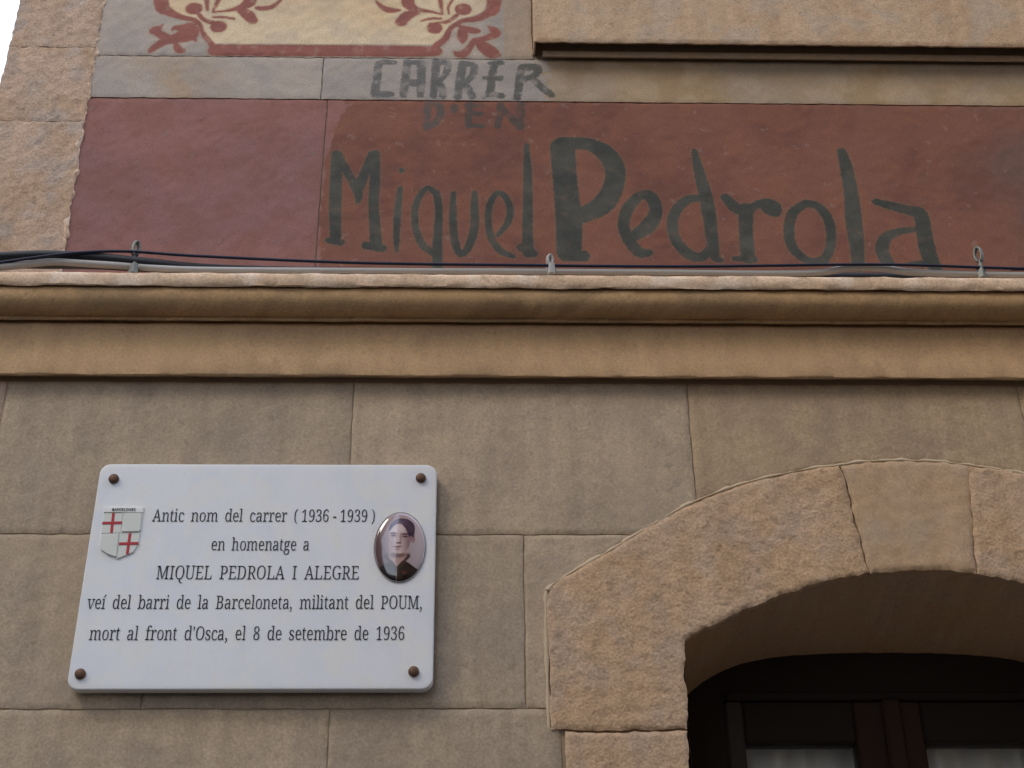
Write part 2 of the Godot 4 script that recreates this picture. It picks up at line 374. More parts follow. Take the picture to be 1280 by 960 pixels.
# A worked stone or plaster field between two edge curves that run the same way. Its face stands at Z, its arrises are worn round, and its sides go back by DEPTH.
func slab(called: String, p: PackedVector2Array, q: PackedVector2Array, z: float, rough: float, edge: float, depth: float, m: Material, painted := false, parent: Node = null, step := 0.006, ragged := 0.0009, gap := 0.0012) -> MeshInstance3D:
	var wide := (p[0].distance_to(q[0]) + p[p.size() - 1].distance_to(q[q.size() - 1])) / 2.0
	var tall := (length_of(p) + length_of(q)) / 2.0
	var nu := maxi(4, int(wide / step))
	var nv := maxi(4, int(tall / step))
	var a := along(p, nv)
	var b := along(q, nv)
	var sft := Vector2(hash(called + str(snappedf(p[0].x, 0.001)) + str(snappedf(p[0].y, 0.001))) % 1000, hash(called + str(snappedf(q[0].x, 0.001)) + "v") % 1000) / 1000.0
	var s := Soup.new()
	var grid := PackedVector3Array()
	var cell := Vector2(1.0 / nu, 1.0 / nv)
	for j in nv + 1:
		# the field is drawn in from its outline by half a joint
		var v := lerpf(gap / tall, 1.0 - gap / tall, j * cell.y)
		var at := v * nv
		var j0 := mini(int(at), nv - 1)
		var pa := a[j0].lerp(a[j0 + 1], at - j0)
		var pb := b[j0].lerp(b[j0 + 1], at - j0)
		var w := maxf(pa.distance_to(pb), 0.001)
		for i in nu + 1:
			var u := lerpf(minf(gap / w, 0.4), 1.0 - minf(gap / w, 0.4), i * cell.x)
			var xy := pa.lerp(pb, u)
			var d := minf(minf(i * cell.x, 1.0 - i * cell.x) * w, minf(j * cell.y, 1.0 - j * cell.y) * tall)
			var near := 1.0 - clampf(d / maxf(edge * 3.0, 0.004), 0.0, 1.0)
			var lost := near * ragged * 0.9
			xy += Vector2(wob.get_noise_2d(xy.x, xy.y), wob.get_noise_2d(xy.x + 31.0, xy.y - 17.0)) * ragged * 1.6
			xy += Vector2(wob.get_noise_2d(xy.x * 2.5 + sft.x * 90.0, xy.y * 2.5), wob.get_noise_2d(xy.x * 2.5, xy.y * 2.5 + sft.y * 90.0)) * lost
			var zz := z + rough * (rough_noise.get_noise_2d(xy.x + sft.x * 9.0, xy.y) * 1.2 + swell.get_noise_2d(xy.x, xy.y) * 0.8)
			zz -= edge * near * near * (1.0 + 0.6 * wob.get_noise_2d(xy.x * 2.0, xy.y * 2.0 + 5.0))
			grid.append(Vector3(xy.x, xy.y, zz))
	var row := nu + 1
	for j in nv + 1:
		for i in nu + 1:
			var k := j * row + i
			var dx := grid[j * row + mini(i + 1, nu)] - grid[j * row + maxi(i - 1, 0)]
			var dy := grid[mini(j + 1, nv) * row + i] - grid[maxi(j - 1, 0) * row + i]
			var nn := dx.cross(dy).normalized()
			if nn.z < 0:
				nn = -nn
			var g := grid[k]
			var uv := Vector2((g.x - PAINT_X0) / PAINT_W, (PAINT_Y1 - g.y) / PAINT_H) if painted else Vector2(g.x / TILE, -g.y / TILE) + sft
			s.vert(g, nn, uv)
	for j in nv:
		for i in nu:
			var k := j * row + i
			s.quad(k, k + 1, k + row + 1, k + row, Vector3.BACK)
	# sides
	var loop := PackedInt32Array()
	for i in nu:
		loop.append(i)
	for j in nv:
		loop.append(j * row + nu)
	for i in nu:
		loop.append(nv * row + nu - i)
	for j in nv:
		loop.append((nv - j) * row)
	var mid := Vector3.ZERO
	for k in loop:
		mid += grid[k]
	mid /= loop.size()
	var turn := 0.0
	for i in loop.size():
		var e0 := grid[loop[i]]
		var e1 := grid[loop[(i + 1) % loop.size()]]
		turn += e0.x * e1.y - e1.x * e0.y
	var back := Vector3(0, 0, -depth)
	for i in loop.size():
		var p0 := loop[i]
		var p1 := loop[(i + 1) % loop.size()]
		var e := grid[p1] - grid[p0]
		var out := Vector3(e.y, -e.x, 0).normalized() * signf(turn)
		var i0 := s.vert(grid[p0], out, s.t[p0])
		var i1 := s.vert(grid[p1], out, s.t[p1])
		var i2 := s.vert(grid[p1] + back, out, s.t[p1] + Vector2(depth, depth) / TILE * float(not painted))
		var i3 := s.vert(grid[p0] + back, out, s.t[p0] + Vector2(depth, depth) / TILE * float(not painted))
		s.quad(i0, i1, i2, i3, out)
	return add(called, s.mesh(), m, parent if parent else house)


func line2(a: Vector2, b: Vector2) -> PackedVector2Array:
	return PackedVector2Array([a, b])


func field(called: String, x0: float, x1: float, y0: float, y1: float, z: float, rough: float, edge: float, depth: float, m: Material, painted := false, step := 0.006, ragged := 0.0009, gap := 0.0012) -> MeshInstance3D:
	return slab(called, line2(Vector2(x0, y0), Vector2(x0, y1)), line2(Vector2(x1, y0), Vector2(x1, y1)), z, rough, edge, depth, m, painted, null, step, ragged, gap)


# A moulding: PROFILE (z, y) from top to bottom, run along the wall from the corner at X0 to X1 and returned round the corner. Every edge wavers a little, as run plaster does.
func moulding(called: String, profile: PackedVector2Array, x0: float, x1: float, waver: float, sd: float, m: Material) -> MeshInstance3D:
	var s := Soup.new()
	var stations := []
	var x := x0
	stations.append([Vector3(x0, 0, -3.0), Vector3(-1, 0, 0)])
	stations.append([Vector3(x0, 0, -0.3), Vector3(-1, 0, 0)])
	stations.append([Vector3(x0, 0, 0), Vector3(-1, 0, 1)])
	while x < 1.7:
		x += 0.012
		stations.append([Vector3(x, 0, 0), Vector3(0, 0, 1)])
	stations.append([Vector3(x1, 0, 0), Vector3(0, 0, 1)])
	var n := profile.size()
	var grid := []
	for st in stations:
		var ring := PackedVector3Array()
		var base: Vector3 = st[0]
		var away: Vector3 = st[1]
		for k in n:
			var along_x: float = base.x - base.z
			var dy := waver * (wob.get_noise_2d(along_x * 0.5 + sd, k * 2.7 + sd) + 0.5 * wob.get_noise_2d(along_x * 2.2 + sd, k * 7.1))
			var dz := waver * 0.8 * wob.get_noise_2d(along_x * 0.7 - sd, k * 3.3 + 11.0)
			if k == 0 or k == n - 1:
				dz = 0.0
			ring.append(base + away * (profile[k].x + dz) + Vector3(0, profile[k].y + dy, 0))
		grid.append(ring)
	for i in grid.size() - 1:
		for k in n - 1:
			var a: Vector3 = grid[i][k]
			var b: Vector3 = grid[i + 1][k]
			var c: Vector3 = grid[i + 1][k + 1]
			var d: Vector3 = grid[i][k + 1]
			var nn := (b - a).cross(d - a).normalized()
			# outwards is to the right of the profile as it runs down
			var pd := profile[k + 1] - profile[k]
			var away: Vector3 = stations[i + 1][1]
			var want := away * (-pd.y) + Vector3(0, pd.x, 0)
			if nn.dot(want) < 0:
				nn = -nn
			var q := []
			for e in [[a, k], [b, k], [c, k + 1], [d, k + 1]]:
				var pt: Vector3 = e[0]
				var run := 0.0
				for z in int(e[1]):
					run += profile[z].distance_to(profile[z + 1])
				q.append(s.vert(pt, nn, Vector2((pt.x - pt.z) / TILE + sd, run / TILE)))
			s.quad(q[0], q[1], q[2], q[3], want)
	# blend the normals along each run and across gentle bends
	var sums := {}
	for i in s.v.size():
		var key := s.v[i].snapped(Vector3.ONE * 0.00005)
		if not sums.has(key):
			sums[key] = []
		sums[key].append(s.n[i])
	for i in s.v.size():
		var own := s.n[i]
		var total := Vector3.ZERO
		for other in sums[s.v[i].snapped(Vector3.ONE * 0.00005)]:
			if own.dot(other) > 0.72:
				total += other
		s.n[i] = total.normalized()
	return add(called, s.mesh(), m, house)


# a round cord through POINTS
func cord(points: PackedVector3Array, radius: float, sides := 12, close_ends := true, uneven := 0.0) -> ArrayMesh:
	var curve := Curve3D.new()
	for i in points.size():
		var t := (points[mini(i + 1, points.size() - 1)] - points[maxi(i - 1, 0)]) / 6.0
		curve.add_point(points[i], -t, t)
	curve.bake_interval = 0.008
	var b := curve.get_baked_points()
	var s := Soup.new()
	for i in b.size():
		var dir := (b[mini(i + 1, b.size() - 1)] - b[maxi(i - 1, 0)]).normalized()
		var side := dir.cross(Vector3(0.11, 0.97, 0.2)).normalized()
		var up := side.cross(dir)
		for k in sides + 1:
			var ang := TAU * k / sides
			var o := side * cos(ang) + up * sin(ang)
			s.vert(b[i] + o * radius * (1.0 + uneven * wob.get_noise_2d(b[i].x * 1.6 + 40.0, b[i].y * 1.6)), o, Vector2(i * 0.008, float(k) / sides * 0.05))
	for i in b.size() - 1:
		for k in sides:
			var p := i * (sides + 1) + k
			s.quad(p, p + 1, p + sides + 2, p + sides + 1, s.n[p])
	if close_ends:
		for e in [0, b.size() - 1]:
			var dir: Vector3 = (b[0] - b[1]).normalized() if e == 0 else (b[e] - b[e - 1]).normalized()
			var c := s.vert(b[e], dir, Vector2.ZERO)
			for k in sides:
				s.tri(c, e * (sides + 1) + k, e * (sides + 1) + k + 1, dir)
	return s.mesh()


# a turned shape: PROFILE (radius, height) about +z at AT
func turned(profile: PackedVector2Array, at: Vector3, sides := 24, stretch := Vector2.ONE) -> ArrayMesh:
	var s := Soup.new()
	for i in profile.size():
		var d := profile[mini(i + 1, profile.size() - 1)] - profile[maxi(i - 1, 0)]
		var nr := Vector2(-d.y, d.x).normalized() * -1.0
		for k in sides + 1:
			var ang := TAU * k / sides
			var c := Vector2(cos(ang), sin(ang))
			var pos := Vector3(c.x * profile[i].x * stretch.x, c.y * profile[i].x * stretch.y, profile[i].y)
			var nn := Vector3(c.x * nr.x / stretch.x, c.y * nr.x / stretch.y, nr.y).normalized()
			s.vert(at + pos, nn, Vector2(0.5, 0.5) + Vector2(c.x, -c.y) * 0.5 * profile[i].x)
	for i in profile.size() - 1:
		for k in sides:
			var p := i * (sides + 1) + k
			s.quad(p, p + 1, p + sides + 2, p + sides + 1, s.n[p] + s.n[p + sides + 2])
	return s.mesh()


# a flat plate with the outline POLY, front at Z, thickness T, with a small chamfer
func plate(poly: PackedVector2Array, z: float, t: float, chamfer: float) -> ArrayMesh:
	if Geometry2D.is_polygon_clockwise(poly):
		poly.reverse()
	var inner := PackedVector2Array()
	for i in poly.size():
		var a := (poly[i] - poly[(i - 1 + poly.size()) % poly.size()]).normalized()
		var b := (poly[(i + 1) % poly.size()] - poly[i]).normalized()
		var na := Vector2(-a.y, a.x)
		var nb := Vector2(-b.y, b.x)
		inner.append(poly[i] + (na + nb).normalized() * chamfer / maxf(0.5, (na + nb).normalized().dot(na)))
	var s := Soup.new()
	var front := []
	for p in inner:
		front.append(s.vert(Vector3(p.x, p.y, z), Vector3.BACK, Vector2(p.x, -p.y) / TILE))
	var tris := Geometry2D.triangulate_polygon(inner)
	for i in range(0, tris.size(), 3):
		s.tri(front[tris[i]], front[tris[i + 1]], front[tris[i + 2]], Vector3.BACK)
	for i in poly.size():
		var j := (i + 1) % poly.size()
		var e := poly[j] - poly[i]
		var out := Vector3(e.y, -e.x, 0).normalized()
		var slope := (out + Vector3.BACK).normalized()
		var a := s.vert(Vector3(inner[i].x, inner[i].y, z), slope, Vector2(inner[i].x, -inner[i].y) / TILE)
		var b := s.vert(Vector3(inner[j].x, inner[j].y, z), slope, Vector2(inner[j].x, -inner[j].y) / TILE)
		var c := s.vert(Vector3(poly[j].x, poly[j].y, z - chamfer), slope, Vector2(poly[j].x, -poly[j].y) / TILE)
		var d := s.vert(Vector3(poly[i].x, poly[i].y, z - chamfer), slope, Vector2(poly[i].x, -poly[i].y) / TILE)
		s.quad(a, b, c, d, slope)
		s.flat(Vector3(poly[i].x, poly[i].y, z - chamfer), Vector3(poly[j].x, poly[j].y, z - chamfer), Vector3(poly[j].x, poly[j].y, z - t), Vector3(poly[i].x, poly[i].y, z - t), out)
	return s.mesh()


# ---------------------------------------------------------------- the painted upper wall
func brush(mask: PackedFloat32Array, fringe: PackedFloat32Array, wd: int, ht: int, strokes: Array, ragged: float, sd: int) -> void:
	var px := wd / PAINT_W
	var rag := noise(sd, 0.16, 3)
	for raw in strokes:
		# round the stroke: a Catmull-Rom curve through the points (x, y, half width)
		var pts := []
		for i in range(0, raw.size(), 3):
			pts.append(Vector3(raw[i], raw[i + 1], raw[i + 2]))
		var st := []
		for i in pts.size() - 1:
			for k in 4:
				var q: Vector3 = pts[i].cubic_interpolate(pts[i + 1], pts[maxi(i - 1, 0)], pts[mini(i + 2, pts.size() - 1)], k / 4.0)
				st.append_array([q.x, q.y, q.z])
		st.append_array([pts[-1].x, pts[-1].y, pts[-1].z])
		for i in range(0, st.size() - 3, 3):
			var a := Vector2((st[i] - PAINT_X0) * px, (PAINT_Y1 - st[i + 1]) * px)
			var b := Vector2((st[i + 3] - PAINT_X0) * px, (PAINT_Y1 - st[i + 4]) * px)
			var ra: float = st[i + 2] * px
			var rb: float = st[i + 5] * px
			var far := maxf(ra, rb) + 7.0
			var ab := b - a
			var l2 := maxf(ab.length_squared(), 0.0001)
			for y in range(maxi(0, int(minf(a.y, b.y) - far)), mini(ht, int(maxf(a.y, b.y) + far) + 1)):
				for x in range(maxi(0, int(minf(a.x, b.x) - far)), mini(wd, int(maxf(a.x, b.x) + far) + 1)):
					var t := clampf(((x - a.x) * ab.x + (y - a.y) * ab.y) / l2, 0.0, 1.0)
					var dx := x - a.x - ab.x * t
					var dy := y - a.y - ab.y * t
					var d := sqrt(dx * dx + dy * dy) - (ra + (rb - ra) * t)
					if d > 6.5:
						continue
					d += rag.get_noise_2d(x, y) * ragged
					var k := y * wd + x
					var c := clampf(0.5 - d * 0.45, 0.0, 1.0)
					if c > mask[k]:
						mask[k] = c
					var f := clampf(1.0 - (d - 0.5) / 4.0, 0.0, 1.0)
					if f > fringe[k]:
						fringe[k] = f


func paint_upper_wall() -> ImageTexture:
	var wd := 2048
	var ht := int(wd * PAINT_H / PAINT_W)
	var px := wd / PAINT_W
	var n := wd * ht
	var blank := PackedFloat32Array()
	blank.resize(n)
	var letters := blank.duplicate()
	var halo := blank.duplicate()
	var faint := blank.duplicate()
	var faint_halo := blank.duplicate()
	var deco := blank.duplicate()
	var deco_halo := blank.duplicate()
	brush(letters, halo, wd, ht, NAME_STROKES, 1.7, 5)
	brush(faint, faint_halo, wd, ht, STREET_STROKES, 2.0, 6)
	brush(deco, deco_halo, wd, ht, ORNAMENT_STROKES, 1.0, 7)
	var cream := PackedByteArray()
	cream.resize(n)
	var outline := PackedVector2Array()
	for i in range(0, CREAM_OUTLINE.size(), 2):
		outline.append(Vector2((CREAM_OUTLINE[i] - PAINT_X0) * px, (PAINT_Y1 - CREAM_OUTLINE[i + 1]) * px))
	for y in int((PAINT_Y1 - 3.74) * px):
		var cuts := []
		for i in outline.size():
			var a := outline[i]
			var b := outline[(i + 1) % outline.size()]
			if (a.y > y) != (b.y > y):
				cuts.append(a.x + (y - a.y) / (b.y - a.y) * (b.x - a.x))
		cuts.sort()
		for c in range(0, cuts.size() - 1, 2):
			for x in range(maxi(0, int(cuts[c])), mini(wd, int(cuts[c + 1]))):
				cream[y * wd + x] = 1
	var big := bytes_of(noise(51, 0.0032, 4), wd, ht, false)
	var mid := bytes_of(noise(52, 0.011, 5), wd, ht, false)
	var fine := bytes_of(noise(53, 0.33, 2), wd, ht, false)
	var wear := bytes_of(noise(54, 0.03, 4), wd, ht, false)
	var streak_n := noise(55, 0.02, 3)
	var streak := bytes_of(streak_n, wd / 4, ht, false)
	var out := PackedByteArray()
	out.resize(n * 3)
	var step := []
	for i in 256:
		step.append(smooth01(0.35, 0.7, i / 255.0))
	var rng := RandomNumberGenerator.new()
	rng.seed = 77
	var row_red := int((PAINT_Y1 - 3.637) * px)
	var row_band := int((PAINT_Y1 - 3.753) * px)
	var RED := Vector3(139, 97, 84)
	var RED_DARK := Vector3(122, 84, 75)
	var RED_ORANGE := Vector3(147, 98, 79)
	var PINK := Vector3(158, 114, 107)
	var PINK2 := Vector3(148, 110, 107)
	var DIRT := Vector3(122, 96, 88)
	var GREY := Vector3(185, 172, 160)
	var GREY2 := Vector3(167, 158, 151)
	var SAND := Vector3(180, 152, 122)
	var OCHRE := Vector3(172, 147, 116)
	var OCHRE2 := Vector3(184, 160, 132)
	var CREAM := Vector3(228, 206, 172)
	var CREAM2 := Vector3(222, 190, 150)
	var MADDER := Vector3(158, 102, 92)
	var MADDER2 := Vector3(150, 98, 92)
	var SLATE := Vector3(76, 78, 74)
	var SLATE2 := Vector3(92, 92, 85)
	var FADED := Vector3(106, 106, 106)
	var OLIVE := Vector3(136, 112, 88)
	for y in ht:
		var wy := PAINT_Y1 - y / px
		for x in wd:
			var k := y * wd + x
			var wx := PAINT_X0 + x / px
			var s1: float = step[big[k]]
			var s2: float = step[mid[k]]
			var w := wear[k] / 255.0
			var sk := streak[y * (wd / 4) + x / 4] / 255.0
			var c: Vector3
			if y >= row_red:
				# the painted red field, repaired in pink at its left end, dirtier at its right end
				var edge := -0.300 + 0.03 * clampf((wy - 3.46) / 0.15, 0.0, 1.0) + (w - 0.5) * 0.02
				if wx < edge:
					c = PINK.lerp(PINK2, s1 * 0.8).lerp(RED, s2 * 0.35)
					if w > 0.66:
						c = c.lerp(RED_DARK, (w - 0.66) * 1.6)
				else:
					c = RED.lerp(RED_DARK, s1 * 0.75).lerp(RED_ORANGE, s2 * 0.55)
					if sk > 0.62:
						c = c.lerp(RED_DARK, (sk - 0.62) * 1.8)
					var grime := (wx - 0.97) * 3.6 + (big[k] - 128) / 200.0 + (mid[k] - 128) / 240.0
					if grime > 0.0:
						c = c.lerp(DIRT, minf(grime, 0.85))
				if wear[k] > 206:
					c = c.lerp(GREY2, 0.25)
			elif y >= row_band:
				if wx < -0.318:
					c = GREY.lerp(SAND, s1 * 0.6).lerp(GREY2, s2 * 0.5)
				elif wx < 0.150 + (w - 0.5) * 0.05:
					c = GREY2.lerp(GREY, s2 * 0.6)
				else:
					c = OCHRE.lerp(OCHRE2, s2).lerp(GREY2, s1 * 0.35)
			else:
				c = GREY.lerp(GREY2, s1 * 0.9).lerp(Vector3(196, 180, 166), s2 * 0.4)
				if wx > 0.06:
					c = c.lerp(SAND, 0.4)
				if cream[k]:
					c = CREAM.lerp(CREAM2, s1 * 0.6).lerp(GREY, s2 * 0.25)
				var dh := deco_halo[k]
				if dh > 0.0:
					c = c.lerp(Vector3(168, 132, 96), dh * 0.28)
				var dk := deco[k]
				if dk > 0.0:
					c = c.lerp(MADDER.lerp(MADDER2, s2 * 0.7), dk * (0.97 - 0.35 * smooth01(0.62, 0.8, w)))
			var f := halo[k]
			if f > 0.0:
				c = c.lerp(OLIVE, f * 0.42)
			var l := letters[k]
			if l > 0.0:
				c = c.lerp(SLATE.lerp(SLATE2, s2 * 0.8 + (sk - 0.5) * 0.9), l * (0.97 - 0.22 * smooth01(0.6, 0.84, w) - 0.1 * smooth01(150, 215, fine[k])))
			l = faint[k]
			if l > 0.0 and y > int((PAINT_Y1 - 3.757) * px):
				c = c.lerp(FADED.lerp(SLATE, 0.35 + 0.5 * s1), l * (0.72 - 0.45 * smooth01(0.48, 0.8, w) - 0.2 * smooth01(150, 215, fine[k])))
			var g := 1.0 + (fine[k] - 128) * 0.0008 + (rng.randf() - 0.5) * 0.09
			out[k * 3] = int(clampf(c.x * g, 0, 255))
			out[k * 3 + 1] = int(clampf(c.y * g, 0, 255))
			out[k * 3 + 2] = int(clampf(c.z * g, 0, 255))
	return texture_of(out, wd, ht)


# ---------------------------------------------------------------- the printed portrait
func portrait_print() -> ImageTexture:
	var wd := 176
	var ht := 240
	var out := PackedByteArray()
	out.resize(wd * ht * 3)
	var nz := noise(91, 0.05, 3)
	var ell := func(x: float, y: float, cx: float, cy: float, rx: float, ry: float, soft: float) -> float:
		var d := sqrt(pow((x - cx) / rx, 2) + pow((y - cy) / ry, 2))
		return 1.0 - smooth01(1.0 - soft, 1.0 + soft, d)
	for j in ht:
		for i in wd:
			var x := float(i) / wd
			var y := float(j) / ht
			x += nz.get_noise_2d(i, j) * 0.006
			# backdrop, darker brown on the left
			var c := Vector3(168, 150, 152).lerp(Vector3(196, 184, 188), smooth01(0.35, 0.95, x))
			c = c.lerp(Vector3(112, 90, 92), 1.0 - smooth01(0.10, 0.36, x + 0.08 * sin(y * 5.0)))
			# jacket with sloping shoulders
			var shoulder := 0.715 + 0.55 * absf(x - 0.46) * absf(x - 0.46) + 0.03 * smooth01(0.1, 0.35, absf(x - 0.47))
			c = c.lerp(Vector3(62, 52, 52), smooth01(shoulder - 0.012, shoulder + 0.012, y))
			# neck, open collar
			if y > 0.5:
				var neck := 0.175 if y < 0.66 else maxf(0.0, 0.175 - 1.15 * (y - 0.66))
				c = c.lerp(Vector3(190, 164, 158), 1.0 - smooth01(neck - 0.012, neck + 0.012, absf(x - 0.455 - 0.02 * smooth01(0.8, 0.55, y))))
				c = c.lerp(Vector3(128, 104, 104), ell.call(x, y, 0.48, 0.645, 0.165, 0.035, 0.6) * 0.85)
				# collar edges and zip
				var wing := 0.16 * smooth01(0.62, 0.82, y)
				c = c.lerp(Vector3(96, 76, 74), (1.0 - smooth01(0.015, 0.05, absf(absf(x - 0.455) - neck - 0.05))) * smooth01(0.60, 0.66, y) * (1.0 - smooth01(0.74, 0.82 + wing * 0.1, y)))
				c = c.lerp(Vector3(176, 156, 148), (1.0 - smooth01(0.004, 0.014, absf(x - 0.452))) * smooth01(0.80, 0.83, y) * 0.75)
				c = c.lerp(Vector3(140, 84, 74), ell.call(x, y, 0.60, 0.885, 0.07, 0.022, 0.6) * 0.6)
			# ear, skull and jaw
			c = c.lerp(Vector3(164, 136, 138), ell.call(x, y, 0.765, 0.40, 0.032, 0.062, 0.3))
			var skin: float = maxf(ell.call(x, y, 0.52, 0.34, 0.24, 0.20, 0.04), ell.call(x, y, 0.49, 0.47, 0.205, 0.155, 0.05))
			c = c.lerp(Vector3(208, 188, 186), skin)
			c = c.lerp(Vector3(146, 120, 126), ell.call(x, y, 0.74, 0.46, 0.15, 0.24, 0.7) * skin * 0.85)
			c = c.lerp(Vector3(176, 150, 152), ell.call(x, y, 0.30, 0.52, 0.07, 0.14, 0.8) * skin * 0.7)
			c = c.lerp(Vector3(222, 206, 206), ell.call(x, y, 0.42, 0.27, 0.12, 0.05, 0.9) * skin * 0.8)
			# brows, eyes, nose, mouth, chin
			for e in [[0.365, 0.325, 0.065], [0.60, 0.340, 0.085]]:
				c = c.lerp(Vector3(88, 70, 76), ell.call(x, y, e[0], e[1] + 0.25 * (x - e[0]) * (x - e[0]), e[2], 0.013, 0.5) * 0.9)
				c = c.lerp(Vector3(150, 124, 128), ell.call(x, y, e[0], e[1] + 0.035, e[2], 0.028, 0.7) * 0.6)
				c = c.lerp(Vector3(74, 60, 66), ell.call(x, y, e[0] + 0.005, e[1] + 0.034, e[2] * 0.6, 0.010, 0.5) * 0.9)
			c = c.lerp(Vector3(160, 134, 136), ell.call(x, y, 0.515, 0.41, 0.022, 0.075, 0.8) * 0.7)
			c = c.lerp(Vector3(222, 204, 202), ell.call(x, y, 0.468, 0.42, 0.018, 0.06, 0.8) * 0.6)
			c = c.lerp(Vector3(104, 80, 84), ell.call(x, y, 0.475, 0.470, 0.052, 0.011, 0.7) * 0.85)
			c = c.lerp(Vector3(122, 84, 86), ell.call(x, y, 0.452, 0.522, 0.085, 0.009, 0.6) * 0.95)
			c = c.lerp(Vector3(168, 130, 130), ell.call(x, y, 0.452, 0.540, 0.06, 0.012, 0.6) * 0.6)
			c = c.lerp(Vector3(158, 132, 134), ell.call(x, y, 0.445, 0.566, 0.05, 0.010, 0.8) * 0.7)
			# short hair brushed back, longest over the right temple
			var hair: float = ell.call(x, y, 0.535, 0.255, 0.255, 0.155, 0.04) * smooth01(-0.012, 0.012, 0.205 - y + 0.55 * absf(x - 0.45) * smooth01(0.0, 0.2, absf(x - 0.45)) + 0.9 * maxf(0.0, x - 0.62) + 0.10 * sin(x * 9.0) * 0.3)
			hair = maxf(hair, ell.call(x, y, 0.755, 0.31, 0.03, 0.075, 0.3))
			c = c.lerp(Vector3(86, 70, 90), hair * 0.95)
			c = c.lerp(Vector3(134, 116, 136), ell.call(x, y, 0.42, 0.17, 0.16, 0.05, 0.9) * hair * 0.8)
			c = c.lerp(Vector3(62, 50, 66), (1.0 - smooth01(0.0, 0.5, absf(sin(x * 46.0 + y * 22.0)))) * hair * 0.4)
			c = (c - Vector3(128, 128, 128)) * 1.18 + Vector3(110, 108, 106)
			var g := 1.0 + nz.get_noise_2d(i * 5, j * 5) * 0.05
			var k := (j * wd + i) * 3
			out[k] = int(clampf(c.x * g, 0, 255))
			out[k + 1] = int(clampf(c.y * g, 0, 255))
			out[k + 2] = int(clampf(c.z * g, 0, 255))
	return texture_of(out, wd, ht)


# ---------------------------------------------------------------- camera, sky, light
func view_and_light() -> void:
	var cam := Camera3D.new()
	cam.name = "camera"
	cam.position = Vector3(0, 1.6, 2.25)
	cam.rotation_degrees = Vector3(31.034, -1.772, -0.666)
	cam.fov = 29.863
	cam.near = 0.05
	cam.far = 400.0
	cam.current = true
	add_child(cam)
	var sky_mat := ProceduralSkyMaterial.new()
	sky_mat.sky_top_color = Color(0.80, 0.86, 0.97)
	sky_mat.sky_horizon_color = Color(0.93, 0.95, 0.98)
	sky_mat.sky_curve = 0.2
	sky_mat.ground_bottom_color = Color(0.25, 0.24, 0.23)
	sky_mat.ground_horizon_color = Color(0.5, 0.5, 0.5)
	var sky := Sky.new()
	sky.sky_material = sky_mat
	var env := Environment.new()
	env.background_mode = Environment.BG_SKY
	env.sky = sky
	env.tonemap_mode = Environment.TONE_MAPPER_LINEAR
	env.tonemap_exposure = 2.45
	env.sdfgi_enabled = true
	env.ssao_enabled = true
	env.ssil_enabled = true
	var we := WorldEnvironment.new()
	we.name = "sky"
	we.environment = env
	add_child(we)
	var sun := DirectionalLight3D.new()
	sun.name = "sun"
	sun.light_energy = 0.25
	sun.light_angular_distance = 24.0
	sun.light_color = Color(1.0, 0.97, 0.93)
	sun.shadow_enabled = true
	add_child(sun)
	sun.look_at_from_position(Vector3(-0.75, 0.9, 0.62), Vector3.ZERO)


